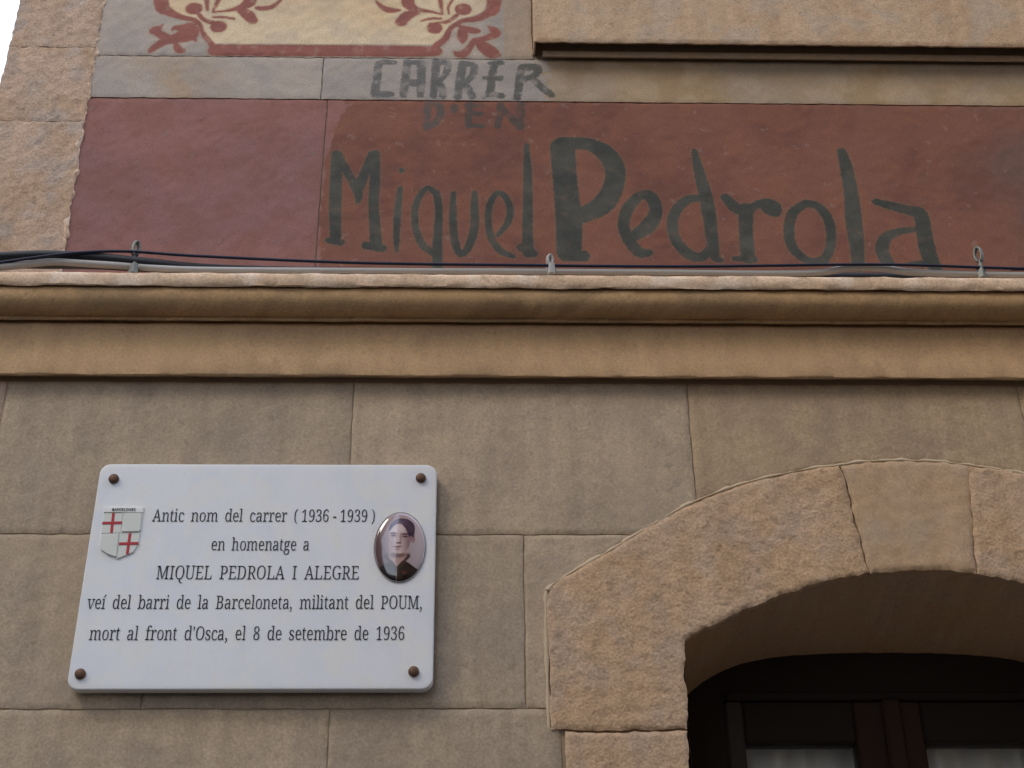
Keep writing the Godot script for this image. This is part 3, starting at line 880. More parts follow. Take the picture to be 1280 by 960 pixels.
func materials() -> void:
	wob = noise(11, 16.0, 3)
	rough_noise = noise(12, 32.0, 4)
	swell = noise(13, 5.0, 3)
	var fine := relief(61, 0.35, 0.5, 0.5)
	var coarse := relief(71, 0.8, 0.6, 1.5)
	M.fine = fine
	M.render_wall = stone("grey brown lime render", mineral(21, Color8(182, 162, 138), Color8(172, 154, 134), Color8(187, 167, 141), 0.15, 0.07), fine, 0.055)
	M.render_warm = stone("warm lime render", M.render_wall.albedo_texture, fine, 0.06, Color(0.98, 0.955, 0.92))
	M.render_grey = stone("greyer lime render", M.render_wall.albedo_texture, fine, 0.06, Color(0.96, 0.965, 0.975))
	M.arch_stone = stone("rough sandstone", mineral(25, Color8(193, 164, 136), Color8(191, 159, 126), Color8(187, 161, 138), 0.18, 0.14), coarse, 0.12)
	M.smooth_stone = stone("dressed sandstone", mineral(25, Color8(190, 162, 134), Color8(188, 158, 126), Color8(184, 160, 136), 0.12, 0.06), fine, 0.06)
	M.corner_stone = stone("weathered corner sandstone", mineral(29, Color8(198, 170, 147), Color8(190, 159, 132), Color8(184, 167, 154), 0.2, 0.14), coarse, 0.09)
	M.cap = stone("pale limewashed plaster", mineral(33, Color8(218, 189, 160), Color8(208, 178, 148), Color8(224, 203, 182), 0.16, 0.12), coarse, 0.07)
	M.ochre = stone("ochre limewash", mineral(37, Color8(202, 167, 128), Color8(193, 160, 124), Color8(206, 172, 132), 0.11, 0.06), fine, 0.05)
	M.ovolo = stone("soiled ochre limewash", mineral(37, Color8(190, 155, 114), Color8(168, 139, 105), Color8(195, 161, 120), 0.14, 0.10), fine, 0.06)
	M.sill = stone("sand coloured plaster", mineral(41, Color8(197, 169, 140), Color8(191, 161, 131), Color8(187, 167, 146), 0.15, 0.09), fine, 0.08)
	M.painted = stone("painted plaster", paint_upper_wall(), null, 0.0)
	M.painted.heightmap_enabled = false
	M.mortar = matte("pale mortar", Color8(196, 176, 148))
	M.joint = matte("dark joint mortar", Color8(156, 138, 116))
	M.body = world_stone("house wall", M.render_wall.albedo_texture, fine, 0.16)
	M.wood = matte("dark varnished wood", Color8(40, 32, 27), 0.7)
	M.wood_warm = matte("worn brown varnished wood", Color8(56, 39, 31), 0.7)
	M.wood_grey = matte("weathered grey painted wood", Color8(62, 58, 54), 0.7)
	M.room = matte("room plaster", Color8(178, 168, 150))
	M.marble = matte("white marble", Color8(226, 226, 229), 0.32)
	M.marble.metallic_specular = 0.45
	M.ink = matte("black engraved lettering", Color8(38, 40, 44), 0.6)
	M.bronze = matte("brown patinated bolt", Color8(104, 78, 62), 0.5)
	M.bronze.metallic = 0.3
	M.cream_glaze = matte("cream glazed ceramic", Color8(216, 217, 208), 0.35)
	M.white_glaze = matte("white glazed ceramic", Color8(234, 233, 228), 0.35)
	M.red_glaze = matte("red glaze", Color8(176, 44, 50), 0.35)
	M.asphalt = matte("asphalt", Color8(62, 61, 60), 0.95)
	M.paving = matte("grey paving", Color8(92, 89, 85), 0.9)


# ---------------------------------------------------------------- the house
func arch_in(x: float) -> float:
	var d := clampf(absf(x - WIN_X) / 0.415, 0.0, 1.0)
	return 2.4605 + 0.1255 * (1.0 - pow(d, 1.9))


func flip(c: Array) -> PackedVector2Array:
	var out := PackedVector2Array()
	for p in c:
		out.append(Vector2(2.0 * WIN_X - p.x, p.y))
	return out


func build_house() -> void:
	house = Node3D.new()
	house.name = "stone_house"
	add_child(house)
	describe(house, "stone house front with painted street name, moulded string course and arched window", "house")
	# carcass behind the facing, with the window opening left free
	var core := Soup.new()
	core.box(Vector3(-0.96, 0.0, -0.34), Vector3(0.335, 2.95, -0.0030))
	core.box(Vector3(1.195, 0.0, -0.34), Vector3(5.0, 2.95, -0.0030))
	core.box(Vector3(0.335, 2.62, -0.34), Vector3(1.195, 2.95, -0.0030))
	core.box(Vector3(0.335, 0.0, -0.34), Vector3(1.195, 1.2, -0.0030))
	core.box(Vector3(-0.96, 2.95, -0.34), Vector3(5.0, 9.0, -0.0030))
	core.box(Vector3(-0.96, 0.0, -6.0), Vector3(-0.62, 9.0, -0.341))
	core.box(Vector3(4.66, 0.0, -6.0), Vector3(5.0, 9.0, -0.341))
	core.box(Vector3(-0.96, 9.001, -6.0), Vector3(5.0, 9.2, 0.0))
	add("wall", core.mesh(), M.joint, house)

	# ---- the rendered wall below the string course, scored into large blocks
	var Y0 := 2.346
	var Y1 := 2.653
	var Y2 := 2.9575
	var b := "wall_block"
	field("quoin", -0.975, -0.842, Y1, Y2, 0.002, 0.003, 0.004, 0.02, M.corner_stone)
	field(b, -0.842, -0.218, Y1, Y2, 0.0, 0.0008, 0.0017, 0.012, M.render_grey)
	field(b, -0.218, 0.389, Y1, Y2, 0.0, 0.0008, 0.0017, 0.012, M.render_wall)
	field(b, -0.975, -0.530, Y0, Y1, 0.0, 0.0008, 0.0017, 0.012, M.render_wall)
	field(b, -0.530, 0.086, Y0, Y1, 0.0, 0.0008, 0.0017, 0.012, M.render_grey)
	field(b, -0.975, -0.228, 2.04, Y0, 0.0, 0.0008, 0.0017, 0.012, M.render_wall)
	field(b, -0.228, 0.142, 2.04, Y0, 0.0, 0.0008, 0.0017, 0.012, M.render_grey)
	field(b, -0.975, -0.530, 1.73, 2.04, 0.0, 0.0008, 0.0017, 0.012, M.render_warm, false, 0.015)
	field(b, -0.530, 0.142, 1.73, 2.04, 0.0, 0.0008, 0.0017, 0.012, M.render_grey, false, 0.015)
	field(b, -0.975, 0.142, 0.0, 1.73, 0.0, 0.002, 0.0025, 0.012, M.render_wall, false, 0.03)
	# outline of the arch stones
	var outer := [Vector2(0.124, 2.535), Vector2(0.129, 2.552), Vector2(0.150, 2.570), Vector2(0.230, 2.620), Vector2(0.304, 2.668), Vector2(0.374, 2.709), Vector2(0.440, 2.737), Vector2(0.505, 2.759), Vector2(0.580, 2.777), Vector2(0.651, 2.789)]
	var crown := [Vector2(0.651, 2.789), Vector2(0.700, 2.795), Vector2(0.766, 2.798), Vector2(0.832, 2.795), Vector2(0.884, 2.789)]
	var cut_b := PackedVector2Array([Vector2(0.124, Y0), Vector2(0.124, 2.535), Vector2(0.129, 2.552), Vector2(0.150, 2.570), Vector2(0.230, 2.620), Vector2(0.281, Y1)])
	slab(b, PackedVector2Array([Vector2(0.086, Y0), Vector2(0.086, 2.50), Vector2(0.086, Y1 - 0.02), Vector2(0.086, Y1)]), cut_b, 0.0, 0.0008, 0.0017, 0.012, M.render_wall)
	# the upper course above the arch: lower edges follow the arch
	slab(b, PackedVector2Array([Vector2(0.281, Y1), Vector2(0.304, 2.668), Vector2(0.389, 2.7155)]), line2(Vector2(0.281, Y2), Vector2(0.389, Y2)), -0.0006, 0.0012, 0.0006, 0.012, M.render_grey)
	var over := PackedVector2Array([Vector2(0.389, 2.7155), Vector2(0.440, 2.737), Vector2(0.505, 2.759), Vector2(0.580, 2.777)])
	for p in crown:
		over.append(p)
	over.append(Vector2(0.95, 2.777))
	over.append(Vector2(0.999, 2.765))
	slab(b, over, line2(Vector2(0.389, Y2), Vector2(0.999, Y2)), 0.0, 0.0008, 0.0017, 0.012, M.render_warm)
	var right_over := PackedVector2Array([Vector2(0.999, 2.765), Vector2(1.025, 2.759), Vector2(1.09, 2.737), Vector2(1.156, 2.709), Vector2(1.226, 2.668), Vector2(1.25, Y1)])
	slab(b, right_over, line2(Vector2(0.999, Y2), Vector2(1.25, Y2)), 0.0, 0.0008, 0.0017, 0.012, M.render_warm)
	field(b, 1.25, 1.86, Y1, Y2, 0.0, 0.0008, 0.0017, 0.012, M.render_warm, false, 0.015)
	slab(b, flip([Vector2(0.124, Y0), Vector2(0.124, 2.535), Vector2(0.129, 2.552), Vector2(0.150, 2.570), Vector2(0.230, 2.620), Vector2(0.281, Y1)]), line2(Vector2(1.72, Y0), Vector2(1.72, Y1)), 0.0, 0.0008, 0.0017, 0.012, M.render_grey, false, null, 0.01)
	field(b, 1.72, 5.0, Y0, Y1, 0.0, 0.0008, 0.0017, 0.012, M.render_wall, false, 0.03)
	field(b, 1.86, 5.0, Y1, Y2, 0.0, 0.0008, 0.0017, 0.012, M.render_wall, false, 0.03)
	field(b, 1.39, 5.0, 0.0, Y0, 0.0, 0.002, 0.0025, 0.012, M.render_grey, false, 0.03)

	# ---- the stones round the window
	var up := [Vector2(0.124, 2.309)] + outer
	var inn := [Vector2(0.345, 2.309), Vector2(0.350, 2.4605)]
	for k in range(1, 12):
		var x := 0.350 + (0.673 - 0.350) * k / 11.0
		inn.append(Vector2(x, arch_in(x)))
	slab("arch_stone", PackedVector2Array(up), PackedVector2Array(inn), 0.005, 0.0012, 0.0022, 0.014, M.arch_stone, false, null, 0.0045, 0.0022)
	var crown_in := PackedVector2Array()
	for k in 9:
		var x := lerpf(0.673, 2.0 * WIN_X - 0.673, k / 8.0)
		crown_in.append(Vector2(x, arch_in(x)))
	slab("keystone", PackedVector2Array(crown), crown_in, 0.0045, 0.001, 0.003, 0.014, M.smooth_stone, false, null, 0.005, 0.0018)
	slab("arch_stone", flip(inn), flip(up), 0.005, 0.0012, 0.0022, 0.014, M.arch_stone, false, null, 0.005, 0.0022)
	field("jamb_stone", 0.146, 0.345, 1.96, 2.309, 0.004, 0.0012, 0.0022, 0.014, M.arch_stone, false, 0.005, 0.0022, 0.002)
	field("jamb_stone", 1.185, 1.384, 1.96, 2.309, 0.004, 0.0012, 0.0022, 0.014, M.arch_stone, false, 0.01, 0.0022, 0.002)
	field("jamb_stone", 0.136, 0.345, 1.2, 1.96, 0.004, 0.0012, 0.0022, 0.014, M.arch_stone, false, 0.015)
	field("jamb_stone", 1.185, 1.39, 1.2, 1.96, 0.004, 0.0012, 0.0022, 0.014, M.arch_stone, false, 0.015)
	field("sill_stone", 0.136, 1.39, 1.05, 1.2, 0.03, 0.003, 0.006, 0.06, M.smooth_stone, false, 0.02)
	# a bead of mortar along the outside of the arch
	var bead := PackedVector3Array()
	bead.append(Vector3(0.1225, 2.312, -0.001))
	bead.append(Vector3(0.1215, 2.43, -0.001))
	for p in outer + crown.slice(1):
		bead.append(Vector3(p.x - 0.001 + 0.003 * wob.get_noise_2d(p.x, p.y), p.y + 0.001 + 0.003 * wob.get_noise_2d(p.y, p.x), -0.001))
	var rest := flip(outer)
	rest.reverse()
	for p in rest.slice(1):
		bead.append(Vector3(p.x + 0.001, p.y + 0.001, -0.001))
	add("mortar_bead", cord(bead, 0.0032, 8, true, 1.3), M.mortar, house)
	# the reveal: its head runs from the arch down to the straight window head
	var rv := Soup.new()
	var rows := 12
	var xs := []
	for k in 41:
		xs.append(lerpf(0.347, 2.0 * WIN_X - 0.347, k / 40.0))
	for j in rows + 1:
		var t := float(j) / rows
		for k in 41:
			var x: float = lerpf(xs[k], WIN_X + (xs[k] - WIN_X) * 0.90, t)
			var d := absf(x - WIN_X) / 0.375
			var yb := 2.538 - 0.075 * pow(d, 5.0)
			var y := lerpf(arch_in(xs[k]) + 0.004, yb, t) + 0.0016 * rough_noise.get_noise_2d(x * 0.7, t * 0.3)
			rv.vert(Vector3(x, y, lerpf(-0.006, -0.33, t)), Vector3(0, -1, 0.1).normalized(), Vector2(x, t * 0.3) / TILE)
	for j in rows:
		for k in 40:
			var p := j * 41 + k
			rv.quad(p, p + 1, p + 42, p + 41, Vector3.DOWN)
	for side in [-1.0, 1.0]:
		var xo: float = WIN_X + side * 0.418
		var xi: float = WIN_X + side * 0.376
		rv.flat(Vector3(xo, 1.2, -0.004), Vector3(xi, 1.2, -0.33), Vector3(xi, 2.465, -0.33), Vector3(xo, 2.463, -0.004), Vector3(-side, 0, 0.1).normalized())
	add("reveal", rv.mesh(), M.smooth_stone, house)

	# ---- string course: frieze, ovolo and cap
	moulding("frieze", PackedVector2Array([Vector2(-0.008, 3.085), Vector2(0.017, 3.075), Vector2(0.0225, 3.0665), Vector2(0.0225, 3.03), Vector2(0.0225, 2.99), Vector2(0.0225, 2.962), Vector2(0.0215, 2.959), Vector2(0.018, 2.9575), Vector2(0.012, 2.966), Vector2(-0.008, 2.968)]), -0.975, 5.0, 0.0016, 3.1, M.ochre)
	moulding("ovolo_moulding", PackedVector2Array([Vector2(-0.008, 3.135), Vector2(0.060, 3.128), Vector2(0.0655, 3.120), Vector2(0.0685, 3.113), Vector2(0.0690, 3.104), Vector2(0.0675, 3.095), Vector2(0.0640, 3.087), Vector2(0.0580, 3.0805), Vector2(0.0500, 3.076), Vector2(0.0410, 3.0738), Vector2(0.0350, 3.0745), Vector2(0.0345, 3.0725), Vector2(0.0345, 3.0690), Vector2(0.0325, 3.0678), Vector2(0.024, 3.0735), Vector2(-0.008, 3.076)]), -0.975, 5.0, 0.0012, 7.7, M.ovolo)
	moulding("cornice_cap", PackedVector2Array([Vector2(-0.008, 3.190), Vector2(0.030, 3.172), Vector2(0.055, 3.157), Vector2(0.070, 3.1475), Vector2(0.0750, 3.1435), Vector2(0.0765, 3.137), Vector2(0.0765, 3.126), Vector2(0.0750, 3.1185), Vector2(0.0730, 3.1165), Vector2(0.0700, 3.121), Vector2(0.064, 3.129), Vector2(-0.008, 3.138)]), -0.975, 5.0, 0.0024, 1.3, M.cap)

	# ---- painted wall above
	field("red_panel", -0.800, -0.304, 3.14, 3.637, 0.0, 0.0008, 0.0008, 0.012, M.painted, true, 0.006, 0.0008, 0.0012)
	field("red_panel", -0.304, 1.66, 3.14, 3.637, 0.0, 0.0008, 0.0008, 0.012, M.painted, true, 0.006, 0.0008, 0.0012)
	field("plaster_band", -0.802, -0.318, 3.637, 3.753, 0.001, 0.0008, 0.0008, 0.012, M.painted, true, 0.006, 0.0012, 0.001)
	field("plaster_band", -0.318, 1.66, 3.637, 3.753, 0.001, 0.0008, 0.0008, 0.012, M.painted, true, 0.006, 0.0008, 0.0008)
	field("ornament_panel", -0.804, 0.121, 3.753, 3.99, 0.002, 0.001, 0.0014, 0.014, M.painted, true, 0.006, 0.0018, 0.0006)
	field("red_panel", 1.66, 5.0, 3.14, 3.637, 0.0, 0.002, 0.001, 0.012, matte("red limewash", Color8(128, 78, 66)), false, 0.04)
	field("plaster_band", 1.66, 5.0, 3.637, 3.753, 0.001, 0.002, 0.001, 0.012, M.sill, false, 0.04)
	field("plaster_field", -0.792, 5.0, 4.10, 9.0, 0.0, 0.002, 0.001, 0.012, M.sill, false, 0.08)
	field("plaster_field", -0.792, 0.121, 3.99, 4.10, 0.002, 0.002, 0.001, 0.012, M.sill, false, 0.01)
	# corner stones
	var right_edge := [Vector2(-0.786, 3.14), Vector2(-0.785, 3.25), Vector2(-0.789, 3.40), Vector2(-0.792, 3.568)]
	slab("quoin", line2(Vector2(-0.978, 3.14), Vector2(-0.978, 3.568)), PackedVector2Array(right_edge), 0.005, 0.0015, 0.0010, 0.25, M.corner_stone, false, null, 0.005, 0.0022, 0.0004)
	slab("quoin", line2(Vector2(-0.979, 3.568), Vector2(-0.977, 3.772)), PackedVector2Array([Vector2(-0.792, 3.568), Vector2(-0.794, 3.66), Vector2(-0.796, 3.772)]), 0.005, 0.0015, 0.0010, 0.25, M.corner_stone, false, null, 0.005, 0.0022, 0.0002)
	slab("quoin", line2(Vector2(-0.977, 3.772), Vector2(-0.974, 4.10)), PackedVector2Array([Vector2(-0.796, 3.772), Vector2(-0.797, 3.9), Vector2(-0.797, 4.10)]), 0.0055, 0.0015, 0.0010, 0.25, M.corner_stone, false, null, 0.005, 0.0022, 0.0002)
	for k in 9:
		field("quoin", -0.976, -0.797, 4.10 + k * 0.5, 4.60 + k * 0.5, 0.011, 0.004, 0.006, 0.25, M.corner_stone, false, 0.03)

	slab("mortar_strip", PackedVector2Array([Vector2(-0.797, 3.14), Vector2(-0.797, 3.30), Vector2(-0.802, 3.45), Vector2(-0.803, 3.62), Vector2(-0.805, 4.0)]), PackedVector2Array([Vector2(-0.783, 3.14), Vector2(-0.781, 3.24), Vector2(-0.786, 3.40), Vector2(-0.790, 3.55), Vector2(-0.791, 3.70), Vector2(-0.795, 4.0)]), 0.0045, 0.003, 0.003, 0.02, M.cap, false, null, 0.004, 0.004, 0.0)
	# ---- the projecting sill of the floor above, hollowed underneath by a drip
	var y := 3.7655
	field("projecting_sill", 0.1225, 5.0, y, 4.0995, 0.043, 0.0008, 0.002, 0.0035, M.sill, false, 0.006, 0.0010, 0.0)
	var drip := Soup.new()
	drip.box(Vector3(0.1235, y + 0.06, -0.008), Vector3(5.0, 4.098, 0.0402))
	drip.box(Vector3(0.1235, y + 0.002, -0.008), Vector3(0.1265, y + 0.0599, 0.0395))
	add("sill_underside", drip.mesh(), M.sill, house)
	var strip := Soup.new()
	strip.box(Vector3(0.1415, y - 0.0145, 0.0105), Vector3(5.0, y + 0.0005, 0.0145))
	add("sill_fillet", strip.mesh(), M.sill, house)

	build_window()


func build_window() -> void:
	var z := -0.28
	var frame := Soup.new()
	frame.box(Vector3(0.388, 1.2, z - 0.05), Vector3(0.4565, 2.56, z - 0.004))
	frame.box(Vector3(1.0735, 1.2, z - 0.05), Vector3(1.142, 2.56, z - 0.004))
	frame.box(Vector3(0.4565, 2.4535, z - 0.05), Vector3(1.0735, 2.56, z - 0.004))
	frame.box(Vector3(0.4565, 1.2, z - 0.05), Vector3(1.0735, 1.26, z - 0.004))
	var win := add("window", frame.mesh(), M.wood, house)
	add("rail", bevel_box(Vector3(0.46, 2.4525, z - 0.03), Vector3(1.07, 2.468, z + 0.006), 0.003), M.wood, win)
	for side in [0, 1]:
		var x0 := 0.4575 if side == 0 else 0.7625
		var x1 := 0.7605 if side == 0 else 1.0725
		var g0 := 0.4895 if side == 0 else 0.8144
		var g1 := 0.6914 if side == 0 else 1.036
		add("stile", bevel_box(Vector3(x0, 1.262, z - 0.045), Vector3(g0, 2.452, z), 0.004), M.wood_grey if side == 0 else M.wood_warm, win)
		add("stile", bevel_box(Vector3(g1, 1.262, z - 0.045), Vector3(x1, 2.452, z), 0.004), M.wood_warm if side == 0 else M.wood, win)
		add("rail", bevel_box(Vector3(g0, 2.3755, z - 0.045), Vector3(g1, 2.452, z - 0.001), 0.004), M.wood, win)
		add("rail", bevel_box(Vector3(g0, 1.262, z - 0.045), Vector3(g1, 1.34, z - 0.001), 0.004), M.wood, win)
		var glass := StandardMaterial3D.new()
		glass.resource_name = "window glass"
		glass.transparency = BaseMaterial3D.TRANSPARENCY_ALPHA
		glass.albedo_color = Color(0.9, 0.95, 0.95, 0.08)
		glass.roughness = 0.03
		var pane := Soup.new()
		pane.flat(Vector3(g0 - 0.004, 1.335, z - 0.024), Vector3(g1 + 0.004, 1.335, z - 0.024), Vector3(g1 + 0.004, 2.38, z - 0.024), Vector3(g0 - 0.004, 2.38, z - 0.024), Vector3.BACK)
		add("pane", pane.mesh(), glass, win)
	add("cover_strip", bevel_box(Vector3(0.742, 1.262, z - 0.001), Vector3(0.776, 2.452, z + 0.014), 0.005), M.wood_warm, win)
	# the room behind
	var room := Soup.new()
	var lo := Vector3(-0.4, 0.6, -3.2)
	var hi := Vector3(2.4, 2.9, -0.345)
	room.flat(Vector3(lo.x, lo.y, lo.z), Vector3(hi.x, lo.y, lo.z), Vector3(hi.x, hi.y, lo.z), Vector3(lo.x, hi.y, lo.z), Vector3.BACK)
	room.flat(Vector3(lo.x, lo.y, lo.z), Vector3(lo.x, lo.y, hi.z), Vector3(lo.x, hi.y, hi.z), Vector3(lo.x, hi.y, lo.z), Vector3.RIGHT)
	room.flat(Vector3(hi.x, lo.y, lo.z), Vector3(hi.x, lo.y, hi.z), Vector3(hi.x, hi.y, hi.z), Vector3(hi.x, hi.y, lo.z), Vector3.LEFT)
	room.flat(Vector3(lo.x, lo.y, lo.z), Vector3(hi.x, lo.y, lo.z), Vector3(hi.x, lo.y, hi.z), Vector3(lo.x, lo.y, hi.z), Vector3.UP)
	room.flat(Vector3(lo.x, hi.y, lo.z), Vector3(hi.x, hi.y, lo.z), Vector3(hi.x, hi.y, hi.z), Vector3(lo.x, hi.y, hi.z), Vector3.DOWN)
	add("room", room.mesh(), M.room, house)


func curtain(x0: float, x1: float, label: String) -> void:
	var s := Soup.new()
	var n := 90
	for i in n + 1:
		var t := float(i) / n
		var x := lerpf(x0, x1, t)
		var zz := -0.352 + 0.008 * sin(x * 96.0 + 1.4 * sin(x * 31.0)) + 0.005 * sin(x * 171.0)
		for yy in [1.25, 2.43]:
			s.vert(Vector3(x, yy, zz), Vector3(-0.008 * 96.0 * cos(x * 96.0 + 1.4 * sin(x * 31.0)), 0, 1).normalized(), Vector2(t, yy))
	for i in n:
		s.quad(i * 2, i * 2 + 2, i * 2 + 3, i * 2 + 1, Vector3.BACK)
	var m := matte("white curtain cloth", Color8(214, 214, 208), 0.9)
	m.backlight_enabled = true
	m.backlight = Color(0.3, 0.3, 0.3)
	var o := add("curtain", s.mesh(), m)
	describe(o, label, "curtain", "curtains behind the window")


# ---------------------------------------------------------------- the plaque
func inscription(words: String, x0: float, x1: float, base: float, cap: float, z: float, parent: Node, called := "inscription_line", sans := false) -> void:
	var f := SystemFont.new()
	f.font_names = PackedStringArray(["Droid Sans" if sans else "Droid Serif"])
	var v := FontVariation.new()
	v.base_font = f
	v.variation_embolden = -0.25
	var t := TextMesh.new()
	t.text = words
	t.font = v if not sans else f
	t.font_size = 64
	t.pixel_size = 0.01
	t.depth = 0.02
	t.curve_step = 1.0
	t.horizontal_alignment = HORIZONTAL_ALIGNMENT_LEFT
	t.vertical_alignment = VERTICAL_ALIGNMENT_TOP
	var probe := TextMesh.new()
	probe.font = t.font
	probe.font_size = 64
	probe.pixel_size = 0.01
	probe.depth = 0.02
	probe.vertical_alignment = VERTICAL_ALIGNMENT_TOP
	probe.text = "E"
	var pb := probe.get_aabb()
	var box3 := t.get_aabb()
	var sy := cap / pb.size.y
	var sx := (x1 - x0) / box3.size.x
	var o := add(called, t, M.ink, parent)
	o.scale = Vector3(sx, sy, 0.06)
	o.position = Vector3(x0 - box3.position.x * sx, base - pb.position.y * sy, z)


func build_plaque() -> void:
	var root := Node3D.new()
	root.name = "marble_plaque"
	add_child(root)
	describe(root, "white marble memorial plaque with five lines of black lettering bolted to the wall", "plaque")
	var x0 := -0.645
	var x1 := -0.0635
	var y0 := 2.369
	var y1 := 2.7745
	var zf := 0.026
	# slab with rounded corners and softened edge
	var rings := [[0.0, 0.010], [0.0, zf - 0.0034], [0.0004, zf - 0.0018], [0.0012, zf - 0.0006], [0.0026, zf], [0.012, zf]]
	var s := Soup.new()
	var loop := []
	var r := 0.019
	for c in [[x1 - r, y1 - r, 0.0], [x0 + r, y1 - r, 90.0], [x0 + r, y0 + r, 180.0], [x1 - r, y0 + r, 270.0]]:
		for k in 9:
			var ang := deg_to_rad(c[2] + k * 11.25)
			loop.append([Vector2(c[0], c[1]), Vector2(cos(ang), sin(ang))])
	var count := loop.size()
	var nzs := [[1.0, 0.0], [1.0, 0.1], [0.85, 0.5], [0.5, 0.85], [0.08, 1.0], [0.0, 1.0]]
	for j in rings.size():
		for e in loop:
			var p: Vector2 = e[0] + e[1] * (r - rings[j][0])
			s.vert(Vector3(p.x, p.y, rings[j][1]), Vector3(e[1].x * nzs[j][0], e[1].y * nzs[j][0], nzs[j][1]).normalized(), Vector2(p.x, -p.y) / 0.7)
	for j in rings.size() - 1:
		for k in count:
			var k2 := (k + 1) % count
			s.quad(j * count + k, j * count + k2, (j + 1) * count + k2, (j + 1) * count + k, s.n[j * count + k] + s.n[(j + 1) * count + k2])
	var mid := s.vert(Vector3((x0 + x1) / 2, (y0 + y1) / 2, zf), Vector3.BACK, Vector2((x0 + x1) / 2, -(y0 + y1) / 2) / 0.7)
	for k in count:
		s.tri(mid, (rings.size() - 1) * count + k, (rings.size() - 1) * count + (k + 1) % count, Vector3.BACK)
	M.marble.albedo_color = Color.WHITE
	M.marble.albedo_texture = mineral(81, Color8(228, 228, 230), Color8(223, 224, 228), Color8(230, 228, 223), 0.02, 0.015)
	add("slab", s.mesh(), M.marble, root)
	# bolts
	for p in [Vector2(-0.6184, 2.7441), Vector2(-0.091, 2.7472), Vector2(-0.0946, 2.3981), Vector2(-0.6255, 2.3947)]:
		add("bolt", turned(PackedVector2Array([Vector2(0.0040, -0.027), Vector2(0.0040, -0.0002), Vector2(0.0088, 0.0), Vector2(0.0088, 0.003), Vector2(0.0078, 0.0052), Vector2(0.005, 0.0066), Vector2(0.0005, 0.0071), Vector2(0.0, 0.0071)]), Vector3(p.x, p.y, zf)), M.bronze, root)
	# lettering
	var zt := zf + 0.0003
	inscription("Antic  nom  del  carrer  ( 1936 - 1939 )", -0.5438, -0.168, 2.6640, 0.0225, zt, root)
	inscription("en  homenatge  a", -0.4389, -0.2759, 2.6107, 0.0225, zt, root)
	inscription("MIQUEL  PEDROLA  I  ALEGRE", -0.5248, -0.1904, 2.5585, 0.0238, zt, root)
	inscription("veí  del  barri  de  la  Barceloneta,  militant  del  POUM,", -0.6318, -0.0843, 2.5061, 0.0228, zt, root)
	inscription("mort  al  front  d'Osca,  el  8  de  setembre  de  1936", -0.6204, -0.1117, 2.4522, 0.0228, zt, root)
	# the little ceramic shield
	var e0 := zf + 0.0012
	var back := PackedVector2Array([Vector2(-0.6275, 2.690), Vector2(-0.5598, 2.6892), Vector2(-0.5598, 2.622), Vector2(-0.5668, 2.6052), Vector2(-0.579, 2.599), Vector2(-0.593, 2.5935), Vector2(-0.6115, 2.602), Vector2(-0.6225, 2.6095), Vector2(-0.6262, 2.617)])
	var shield := add("shield_emblem", plate(back, e0, 0.0014, 0.0005), M.white_glaze, root)
	shield.set_meta("label", "small shield with two red crosses in its quarters")
	add("header", plate(PackedVector2Array([Vector2(-0.6272, 2.6897), Vector2(-0.560, 2.6891), Vector2(-0.5598, 2.6795), Vector2(-0.6266, 2.6795)]), e0 + 0.0022, 0.0024, 0.0006), M.white_glaze, shield)
	inscription("BARCELONES", -0.6125, -0.5735, 2.6822, 0.0046, e0 + 0.0024, shield, "inscription_line", true)
	add("quarter", plate(PackedVector2Array([Vector2(-0.6266, 2.6784), Vector2(-0.5938, 2.6785), Vector2(-0.593, 2.6418), Vector2(-0.6258, 2.6408)]), e0 + 0.0012, 0.0014, 0.0004), M.cream_glaze, shield)
	add("quarter", plate(PackedVector2Array([Vector2(-0.5926, 2.6766), Vector2(-0.5618, 2.6780), Vector2(-0.5606, 2.6470), Vector2(-0.563, 2.6436), Vector2(-0.5916, 2.6430)]), e0 + 0.0030, 0.0034, 0.0007), M.cream_glaze, shield)
	add("quarter", plate(PackedVector2Array([Vector2(-0.6251, 2.6382), Vector2(-0.5955, 2.6401), Vector2(-0.5946, 2.5988), Vector2(-0.5952, 2.5968), Vector2(-0.6111, 2.6029), Vector2(-0.6208, 2.6097), Vector2(-0.6245, 2.6162)]), e0 + 0.0026, 0.003, 0.0009), M.cream_glaze, shield)
	add("quarter", plate(PackedVector2Array([Vector2(-0.5937, 2.6407), Vector2(-0.5607, 2.6415), Vector2(-0.5611, 2.6218), Vector2(-0.568, 2.6067), Vector2(-0.5797, 2.6007), Vector2(-0.5925, 2.5948)]), e0 + 0.0012, 0.0014, 0.0004), M.cream_glaze, shield)
	var zc := e0 + 0.0016
	for cr in [[Vector2(-0.6098, 2.6783), Vector2(-0.6086, 2.6412), Vector2(-0.6263, 2.6595), Vector2(-0.5936, 2.6603)], [Vector2(-0.5772, 2.6409), Vector2(-0.5772, 2.6025), Vector2(-0.5934, 2.6214), Vector2(-0.5613, 2.6222)]]:
		var w := 0.0024
		add("cross_bar", plate(PackedVector2Array([cr[0] + Vector2(-w, 0), cr[0] + Vector2(w, 0), cr[1] + Vector2(w, 0), cr[1] + Vector2(-w, 0)]), zc, 0.0006, 0.0001), M.red_glaze, shield)
		add("cross_bar", plate(PackedVector2Array([cr[2] + Vector2(0, -w), cr[2] + Vector2(0, w), cr[3] + Vector2(0, w), cr[3] + Vector2(0, -w)]), zc + 0.0003, 0.0006, 0.0001), M.red_glaze, shield)
	# the oval portrait
	var enamel := matte("enamelled portrait print", Color.WHITE, 0.12)
	enamel.albedo_texture = portrait_print()
	enamel.metallic_specular = 0.6
	enamel.clearcoat_enabled = true
	enamel.clearcoat = 0.8
	enamel.clearcoat_roughness = 0.04
